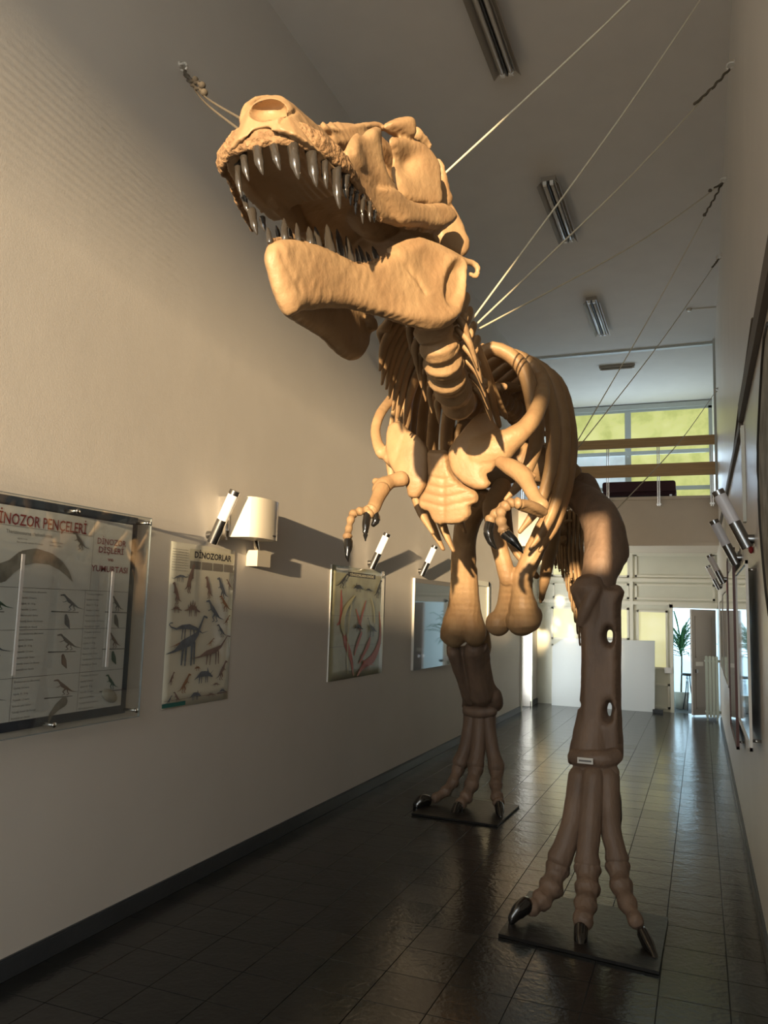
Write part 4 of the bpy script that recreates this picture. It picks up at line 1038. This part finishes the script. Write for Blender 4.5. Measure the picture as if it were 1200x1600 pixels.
for i, (a_, b_, c_, r_) in enumerate(nv_):
    ax = (pts[min(i+1,5)]-pts[max(i-1,0)]); ax += Vector((0,0,-.05))
    r = r_/ppm(pts[i])
    vertebra(pts[i], ax, r, (.075,.08,.09,.11,.14,.17)[i], spine=(.05,.16,.26+.01*i), trans=r*1.35, vox=.006)
    for q in (-1, 1):
        s0 = pts[i]+Vector((q*r*.95, .03, .0))
        MB().tube([s0+Vector((0,0,.04)), s0+Vector((q*.035,.03,.0)), s0+Vector((q*.045,.07,-.04)), s0+Vector((q*.05,.11,-.08))], [.018,.022,.015,.005], flat=.6, up=(0,1,0)).build('cervical_rib', B_, SK)
vertebra((-1.06,2.93,2.98), (0,.2,-1), .07, .16, trans=.1)
e0 = pts[-1]; e1 = Vector((-1.25, 4.34, 2.90))
for t_ in (.22, .42, .61, .80):
    vertebra(e0.lerp(e1, t_), e1-e0, .072, .15, spine=(0,.08,.32), trans=.12)
DV = [(4.34,2.90),(4.50,2.95),(4.66,3.0),(4.82,3.05),(4.98,3.09),(5.14,3.12),(5.30,3.14),(5.46,3.16),(5.62,3.17),(5.78,3.17),(5.94,3.16)]
for y, z in DV:
    vertebra((-1.25, y, z), (0,1,.1), .085, .15, spine=(0,.05,.36), trans=.15)
for i in range(6): # sacrum to tail
    pass
TV = [(6.12+.19*i, 3.12-.052*i-.003*i*i, .085-.003*i) for i in range(16)]
for i, (y, z, r) in enumerate(TV):
    vertebra((-1.25, y, z), (0,1,-.1), r, .17, spine=(0,.08,.28-.01*i), trans=.16-.006*i if i > 3 else .1, name='tail_vertebra')
    if i > 3:
        MB().tube([(-1.25,y,z-r*.8),(-1.25,y+.06,z-.28),(-1.25,y+.14,z-.52+.015*i)], [.022,.02,.012], flat=.5, up=(0,1,0)).build('chevron', B_, SK)
# ---- ribs
def rib(Y, z, W, dz, side, inw, r=.02, back=.22):
    X0 = -1.25; s = side
    p = [(X0+s*.06, Y, z+.02), (X0+s*W*.45, Y+back*.15, z+.13), (X0+s*W*.85, Y+back*.4, z+.02), (X0+s*W, Y+back*.7, z-.24), (X0+s*W*.99, Y+back*.85, z-dz*.55), (X0+s*W*(.86-inw*.3), Y+back*.8, z-dz*.82), (X0+s*W*(.70-inw), Y+back*.6, z-dz)]
    return MB().tube(p, [r*1.1, r*1.3, r*1.5, r*1.5, r*1.3, r*1.0, r*.4], flat=.62, up=(0,1,0), seg=12).build('rib', B_, SK)
RB = [(4.22,3.05,.40,.72,.1),(4.46,3.09,.45,.92,.1),(4.72,3.14,.47,1.05,.1),(4.98,3.18,.47,1.08,.08),(5.24,3.20,.44,.95,.05),(5.50,3.22,.40,.72,0),(5.74,3.22,.34,.45,0)]
for a_ in RB:
    for s_ in (-1, 1): rib(*a_[:4], s_, a_[4], r=.050)
# long hanging neck ribs
for j, (sx, sy, tx, ty) in enumerate([(603,500,596,538),(610,508,594,578),(617,514,597,600),(624,522,604,607),(631,530,608,622),(639,540,614,640),(647,552,622,652),(655,568,632,664)]):
    MB().tpx([(sx+10,sy-6,2.95+.06*j,10),(sx,sy+10,2.98+.06*j,11),((sx+tx)/2-2,(sy+ty)/2,3.04+.07*j,10),(tx,ty,3.1+.08*j,3.5)], flat=.5, up=(0,1,0), seg=10).build('neck_rib', B_, SK)
for j, (sx, sy, mx_, my_, tx, ty) in enumerate([(722,512,746,590,772,676),(732,528,758,592,780,664),(742,548,766,602,790,650)]):
    MB().tpx([(sx,sy,3.5+.16*j,14),(mx_,my_,3.95+.14*j,15),(tx,ty,4.25+.1*j,8)], flat=.5, up=(0,1,0)).build('neck_rib', B_, SK)
# ---- shoulder girdle
sheetb = lambda: MB()
co = MB()
co.sheet([(606,668),(617,659),(630,661),(639,672),(655,682),(669,700),(671,720),(669,750),(662,767),(652,779),(638,776),(635,762),(629,755),(617,740),(607,722),(603,695)], lambda x,y: 3.93+((x-640)/60)**2*.10+((y-720)/80)**2*.06, .055, .026, bump=lambda x,y: -.006*math.exp(-(seg_d(x, y, [(637,674),(628,700),(621,724)])/1.8)**2), step=3.5)
co.tpx([(628,735,4.02,20),(615,722,4.0,15),(600,710,3.98,12),(589,690,4.0,9),(587,668,4.06,8),(595,645,4.15,8),(610,625,4.35,8),(630,600,4.6,9)], flat=.6, up=(-.75,0,.65), seg=14)
co.build('scapulocoracoid', B_, SK, voxel=.008, sm=3, disp=nz(.0015, 15))
co = MB()
co.sheet([(700,707),(705,695),(720,675),(738,654),(755,644),(767,649),(776,664),(789,678),(800,690),(796,706),(786,718),(774,730),(768,738),(761,740),(764,750),(768,756),(758,765),(740,764),(720,753),(706,737),(701,722)], lambda x,y: 3.90+((x-730)/70)**2*.06+((y-710)/90)**2*.05, .055, .026, step=3.5,
         bump=lambda x,y: -.014*math.exp(-(((x-760)/9)**2+((y-738)/10)**2))-.006*math.exp(-(seg_d(x, y, [(745,686),(762,702),(782,720)])/1.8)**2))
co.tpx([(752,705,3.96,36),(778,698,3.93,28),(800,686,3.94,22),(824,665,3.98,17),(840,640,4.08,15),(847,612,4.3,13),(838,588,4.6,14),(818,576,4.9,12)], flat=.85, up=(.75,0,.65), seg=16)
co.build('scapulocoracoid', B_, SK, voxel=.008, sm=3, disp=nz(.0015, 15))
MB().tpx([(611,745,4.05,5),(607,700,4.05,7),(612,660,4.08,5),(617,628,4.1,3)], flat=.5).build('clavicle', B_, SK)
MB().tpx([(622,700,4.07,6),(624,660,4.1,6),(629,640,4.14,2)], flat=.5).build('clavicle', B_, SK)
st_ = MB()
def stb(x, y):
    b = .022*math.exp(-((x-700)/40)**2)-.006*math.exp(-((x-(697))/3.0)**2)
    for k, (yy) in enumerate((748,762,776,790)):
        d = abs(y-(yy+abs(x-697)*(-.22))); b -= .0065*math.exp(-(d/2.2)**2)
    return b
st_.sheet([(668,707),(682,703),(700,706),(706,735),(720,752),(740,764),(748,775),(746,785),(736,791),(737,803),(727,815),(713,819),(705,820),(698,819),(687,820),(675,811),(671,800),(660,796),(654,786),(656,776),(664,764),(669,745)], lambda x,y: 3.97+(y-760)*.0009, .055, .035, bump=stb, step=3.2)
st_.build('sternum', B_, SK, voxel=.0055, sm=1)
# ---- arms
def chain(name, pts, parent=SK, m=B_, flat=1, vox=None):
    if name == 'finger':      # knuckles
        q = []
        for a_, b_ in zip(pts, pts[1:]):
            q += [(a_[0], a_[1], a_[2], a_[3]*1.22), tuple((u+v)/2 if k < 3 else (u+v)/2*.9 for k, (u, v) in enumerate(zip(a_, b_)))]
        pts = q+[(pts[-1][0], pts[-1][1], pts[-1][2], pts[-1][3]*1.15)]
    mb = MB().tpx(pts, flat=flat); return mb.build(name, m, parent) if not vox else mb.build(name, m, parent, voxel=vox, sm=2)
hm = MB().tpx([(628,748,3.88,13),(612,752,3.84,11),(599,759,3.79,14),(593,766,3.76,13)]); hm.tpx([(600,757,3.8,9),(586,752,3.78,6)]); hm.build('humerus', B_, SK, voxel=.006, sm=3)
chain('forearm', [(597,764,3.76,13),(590,779,3.70,11),(584,793,3.64,11),(580,800,3.62,10)], vox=.006)
f_ = chain('finger', [(573,797,3.60,6),(562,799,3.57,6),(552,803,3.54,6),(548,812,3.51,5.5),(545,826,3.48,5),(543,838,3.46,6.5),(544,844,3.45,5)])
MB().tpx([(544,846,3.45,7.5),(544,855,3.44,7),(543,868,3.43,4),(544,877,3.43,1)]).build('claw', M['black'], f_)
f_ = chain('finger', [(580,797,3.62,9),(576,803,3.60,8)])
MB().tpx([(574,803,3.59,6),(572,818,3.57,6.5),(571,832,3.56,4.5),(571,845,3.56,1)]).build('claw', M['black'], f_)
MB().tpx([(586,803,3.63,6),(588,812,3.62,6.5),(583,820,3.61,4)]).build('claw', M['black'], f_)
hm = MB().tpx([(782,722,3.88,10),(800,731,3.84,14),(817,743,3.80,15),(826,759,3.76,12),(836,777,3.72,11),(846,791,3.68,13)]); hm.tpx([(824,738,3.8,5),(834,744,3.8,5)]); hm.build('humerus', B_, SK, voxel=.006, sm=3)
fa = MB().tpx([(850,800,3.66,7),(838,793,3.58,8),(822,787,3.5,7),(812,788,3.46,8)]); fa.tpx([(846,805,3.68,5),(826,797,3.56,6),(812,792,3.48,6)]); fa.build('forearm', B_, SK, voxel=.006, sm=2)
f_ = chain('finger', [(808,786,3.44,8),(798,786,3.42,7),(790,791,3.40,8),(783,800,3.38,7),(783,814,3.36,7.5),(787,828,3.34,8),(789,832,3.34,8)])
MB().tpx([(790,834,3.34,9),(800,843,3.33,8),(810,854,3.33,5),(817,864,3.33,1)]).build('claw', M['black'], f_)
f_ = chain('finger', [(786,792,3.50,7),(774,803,3.48,7),(766,812,3.46,8)])
MB().tpx([(765,818,3.46,8),(763,832,3.45,8),(767,846,3.45,6),(775,857,3.45,1.5)]).build('claw', M['black'], f_)
f_ = chain('finger', [(752,776,4.3,6),(742,785,4.25,7),(735,778,4.2,6)])
# ---- pelvis
pv = MB().sheet([(868,672),(884,680),(894,700),(896,716),(886,728),(900,742),(918,756),(914,776),(890,786),(866,780),(850,740),(856,700)], lambda x,y: 5.9+(x-880)*.004, .10, .06)
pv.build('ilium', B_, SK, voxel=.012, sm=3)
pv = MB().tube([(-1.62,5.5,2.85),(-1.62,5.9,3.0),(-1.60,6.4,2.95)], [.22,.26,.16], flat=.22, up=(0,0,1)); pv.build('ilium', B_, SK, voxel=.012, sm=3)
MB().tube([(-1.62,5.9,2.72),(-1.25,5.95,2.85),(-.88,5.9,2.72)], [.10,.16,.10], flat=.9).build('sacrum', B_, SK)
pb = MB()
pb.tpx([(793,900,5.62,13),(792,920,5.68,12),(789,945,5.74,13),(783,965,5.78,15),(779,974,5.8,18)], seg=16)
pb.tpx([(815,900,5.62,17),(816,925,5.66,17),(818,950,5.7,23),(820,966,5.74,28)], seg=16)
pb.blob(P(778,974,Y=5.8), 20/ppm(P(778,974,Y=5.8))); pb.blob(P(815,970,Y=5.74), (25/ppm(P(815,970,Y=5.74)),.12,24/ppm(P(815,970,Y=5.74))))
pb.blob(P(830,962,Y=5.76), 18/ppm(P(830,962,Y=5.76)))
pb.tpx([(794,905,5.62,14),(783,865,5.58,13),(773,825,5.56,13),(768,790,5.6,14),(785,760,5.8,15)], seg=14)
pb.tpx([(815,905,5.62,16),(836,858,5.62,16),(856,815,5.68,15),(872,785,5.8,18)], seg=14)
pb.build('pubis', B_, SK, voxel=.009, sm=3, disp=nz(.002, 14))
MB().tpx([(868,800,6.05,18),(862,850,6.1,18),(853,895,6.15,15),(847,930,6.2,8),(845,940,6.2,4)], flat=.6, up=(0,1,0)).build('ischium', B_, SK)
MB().tpx([(790,790,6.1,14),(800,850,6.2,12),(838,900,6.2,8)], flat=.6, up=(0,1,0)).build('ischium', B_, SK)
for k, (tx, ty) in enumerate(((868,888),(874,893),(879,902),(886,896),(893,906),(900,912),(906,920),(912,930))):
    MB().tpx([(862+7*k,800,7.8,7),(864+6.4*k,850,7.85,6),(tx,ty-8,7.9,4),(tx,ty,7.9,1.5)], flat=.5).build('chevron', B_, SK)
# ---- near leg (right in the picture)
fm = MB()
fm.tpx([(896,770,5.85,20),(922,788,5.6,26),(938,812,5.42,31),(946,842,5.28,33),(944,872,5.18,32),(936,900,5.12,27),(934,925,5.1,26)], seg=18)
fm.tpx([(932,800,5.5,20),(950,815,5.4,18),(962,840,5.3,17),(966,866,5.22,17),(958,880,5.2,14)], seg=14)
fm.tpx([(890,760,5.9,16),(915,752,5.9,14),(925,775,5.8,16)], seg=14)
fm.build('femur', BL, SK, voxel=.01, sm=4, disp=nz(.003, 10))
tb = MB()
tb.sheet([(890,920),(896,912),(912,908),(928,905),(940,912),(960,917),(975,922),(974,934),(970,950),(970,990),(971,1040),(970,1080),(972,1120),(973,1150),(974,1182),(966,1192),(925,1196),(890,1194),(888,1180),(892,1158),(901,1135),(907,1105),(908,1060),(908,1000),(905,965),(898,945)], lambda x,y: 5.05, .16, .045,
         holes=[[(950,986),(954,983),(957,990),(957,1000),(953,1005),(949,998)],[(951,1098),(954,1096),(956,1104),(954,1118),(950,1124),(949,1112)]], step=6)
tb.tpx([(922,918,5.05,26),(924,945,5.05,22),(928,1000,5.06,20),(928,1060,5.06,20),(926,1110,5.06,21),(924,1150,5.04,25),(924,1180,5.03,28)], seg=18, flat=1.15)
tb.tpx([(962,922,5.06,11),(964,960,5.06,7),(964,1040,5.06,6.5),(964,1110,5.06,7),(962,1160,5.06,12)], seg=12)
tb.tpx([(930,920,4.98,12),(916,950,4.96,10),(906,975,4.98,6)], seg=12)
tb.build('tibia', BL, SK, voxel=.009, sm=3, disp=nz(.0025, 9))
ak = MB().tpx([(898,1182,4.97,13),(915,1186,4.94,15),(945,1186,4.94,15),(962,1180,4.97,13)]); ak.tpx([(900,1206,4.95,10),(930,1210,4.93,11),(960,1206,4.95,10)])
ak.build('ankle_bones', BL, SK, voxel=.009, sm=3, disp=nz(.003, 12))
a_ = P(914, 1189, Y=4.84); 
tg = MB(); k = ppm(a_); w2, h2 = 12/k, 4.5/k
tg.box((a_.x-w2, 4.845, a_.z-h2), (a_.x+w2, 4.85, a_.z+h2)).build('paper_tag', M['white'], SK, smooth=False)['label'] = 'small white paper tag'
MB().box((a_.x-w2*.8, 4.8435, a_.z-h2*.35), (a_.x+w2*.8, 4.8445, a_.z+h2*.25)).build('tag_print', M['ink2'], SK, smooth=False)
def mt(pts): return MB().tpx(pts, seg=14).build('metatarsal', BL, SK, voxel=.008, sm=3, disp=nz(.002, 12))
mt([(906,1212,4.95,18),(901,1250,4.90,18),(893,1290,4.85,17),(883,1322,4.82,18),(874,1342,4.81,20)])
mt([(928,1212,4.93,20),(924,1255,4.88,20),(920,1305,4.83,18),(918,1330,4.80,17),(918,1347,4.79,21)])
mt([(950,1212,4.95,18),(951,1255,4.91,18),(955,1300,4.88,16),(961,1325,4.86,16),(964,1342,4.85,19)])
def toe(segs, claw, m=BL):
    mb = MB()
    for a_, b_ in zip(segs, segs[1:]):
        mb.tpx([a_, ((a_[0]+b_[0])/2, (a_[1]+b_[1])/2, (a_[2]+b_[2])/2, (a_[3]+b_[3])/2*.76), b_], seg=14, res=3)
    o = mb.build('toe', m, SK, voxel=.007, sm=2, disp=nz(.004, 30))
    MB().tpx(claw, seg=14, flat=.8, up=(0,0,1)).build('claw', M['black'], o); return o
toe([(872,1356,4.80,20),(861,1386,4.74,20),(846,1407,4.66,17),(830,1418,4.60,14)], [(822,1414,4.57,14),(812,1422,4.53,13),(802,1434,4.50,9),(797,1447,4.48,2)])
toe([(918,1358,4.78,22),(918,1388,4.71,21),(915,1413,4.62,19),(911,1438,4.53,17)], [(908,1452,4.50,14),(907,1468,4.44,13),(907,1486,4.39,8),(907,1504,4.36,2)])
toe([(965,1354,4.84,20),(971,1385,4.76,19),(980,1411,4.68,16),(994,1440,4.58,13)], [(1004,1458,4.54,11),(1012,1474,4.49,12),(1021,1492,4.42,8),(1027,1509,4.36,2)])
MB().tpx([(962,1228,5.0,5),(965,1250,5.02,6),(967,1272,5.04,5),(969,1291,5.05,1.5)]).build('rear_claw', M['black'], SK)
# ---- far leg
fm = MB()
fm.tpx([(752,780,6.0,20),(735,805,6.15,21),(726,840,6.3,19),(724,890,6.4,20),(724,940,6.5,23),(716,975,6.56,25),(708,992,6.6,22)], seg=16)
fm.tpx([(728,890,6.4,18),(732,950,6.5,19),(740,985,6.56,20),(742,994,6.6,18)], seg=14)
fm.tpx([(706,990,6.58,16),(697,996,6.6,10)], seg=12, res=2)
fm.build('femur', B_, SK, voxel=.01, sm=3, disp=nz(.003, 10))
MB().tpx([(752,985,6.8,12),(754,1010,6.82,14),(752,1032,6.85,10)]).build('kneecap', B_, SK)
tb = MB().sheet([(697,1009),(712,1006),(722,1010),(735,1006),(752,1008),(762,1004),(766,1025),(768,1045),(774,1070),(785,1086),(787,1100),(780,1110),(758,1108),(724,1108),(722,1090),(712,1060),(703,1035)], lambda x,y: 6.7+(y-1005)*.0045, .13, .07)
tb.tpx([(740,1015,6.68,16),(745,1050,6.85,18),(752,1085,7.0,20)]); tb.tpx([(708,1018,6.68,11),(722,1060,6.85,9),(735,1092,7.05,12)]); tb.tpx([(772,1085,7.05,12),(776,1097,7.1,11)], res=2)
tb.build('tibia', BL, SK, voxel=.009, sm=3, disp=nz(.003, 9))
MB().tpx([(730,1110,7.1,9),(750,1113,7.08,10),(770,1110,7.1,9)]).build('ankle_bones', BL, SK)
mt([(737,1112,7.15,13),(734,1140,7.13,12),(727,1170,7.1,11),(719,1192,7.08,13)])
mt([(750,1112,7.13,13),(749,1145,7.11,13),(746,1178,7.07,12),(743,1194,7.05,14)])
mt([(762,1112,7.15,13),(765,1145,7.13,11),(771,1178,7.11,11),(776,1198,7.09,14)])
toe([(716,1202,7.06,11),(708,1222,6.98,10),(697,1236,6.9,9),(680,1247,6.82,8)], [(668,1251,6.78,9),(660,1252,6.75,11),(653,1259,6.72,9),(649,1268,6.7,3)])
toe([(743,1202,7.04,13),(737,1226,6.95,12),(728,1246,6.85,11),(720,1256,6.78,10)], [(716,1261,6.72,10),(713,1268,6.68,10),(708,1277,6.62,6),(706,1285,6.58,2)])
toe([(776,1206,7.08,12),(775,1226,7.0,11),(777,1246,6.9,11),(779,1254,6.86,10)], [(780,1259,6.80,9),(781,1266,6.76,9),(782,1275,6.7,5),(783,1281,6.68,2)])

# ================================================================== BASE PLATES
def plate(name, c, lab):
    vs = [(x, y, .003) for x, y in c]+[(x, y, .018) for x, y in c]
    o = MB().add(vs, [(3,2,1,0),(4,5,6,7),(0,1,5,4),(1,2,6,5),(2,3,7,6),(3,0,4,7)]).build(name, M['plate'], None, smooth=False)
    return tag(o, lab, 'base plate')
plate('base_plate', [(-1.02,4.33),(-.215,4.23),(-.20,4.98),(-1.0,5.05)], 'black mounting plate under the nearer foot')
plate('base_plate', [(-2.26,6.44),(-1.53,6.42),(-1.51,7.15),(-2.24,7.17)], 'black mounting plate under the farther foot')

# ================================================================== WIRES
def wire(p, q, lab, r=.0045, rope=.0, knots=(), m='wire'):
    t = empty('support_wire', q, lab, 'wire')
    p, q = Vector(p), Vector(q); m_ = p.lerp(q, .5)+Vector((0,0,-.012*(q-p).length))
    MB().tube([p, m_, q], r, seg=8, res=6).build('strand', M[m], t)
    d = (p-q)
    if rope:
        n = 14; MB().tube([q+d*rope*k/n+Vector((.006*math.sin(k*2.1),.004*math.cos(k*1.7),-.05*rope*math.sin(math.pi*k/n))) for k in range(n+1)], r*2.0, seg=8, res=2).build('twisted_end', M['rope'], t)
    for k in knots: MB().blob(q+d*k, .016).build('knot', M['rope'], t)
wire(P(694,272,Y=2.75), hk['A'], 'topmost wire running from the skull to the right wall', knots=(.28,), rope=.1)
nk = P(736,502,Y=3.2)
wire(nk, hk['B'], 'steep wire from the neck past the first ceiling light gap', rope=.12, knots=(.12,))
wire(nk+Vector((.01,.03,-.01)), hk['C'], 'wire from the neck to the topmost visible right wall hook', rope=.2)
wire(nk+Vector((.02,.05,-.02)), hk['D'], 'lowest of the three neck wires, ending where two wires meet', rope=.06, knots=(.1,))
hp = P(893,705,Y=6.0)
wire(hp, hk['D'], 'long steep wire from the hip to the hook where two wires meet', rope=.14, knots=(.14,), r=.0042)
wire(hp+Vector((0,.02,-.03)), hk['E'], 'long wire from the hip to the lower right wall hook', rope=.06, r=.0042)
wire(P(952,808,Y=5.8), hk['F'], 'wire from the tail side crossing the balcony railing', r=.0042)
wire(P(380,188,Y=1.70), hk['G'], 'upper short rope from snout to left wall', rope=.45, knots=(.35,.5), r=.0042, m='rope')
wire(P(378,206,Y=1.69), hk['G']+Vector((0,0,-.01)), 'lower short rope from snout to left wall', rope=.5, knots=(.55,), r=.0042, m='rope')
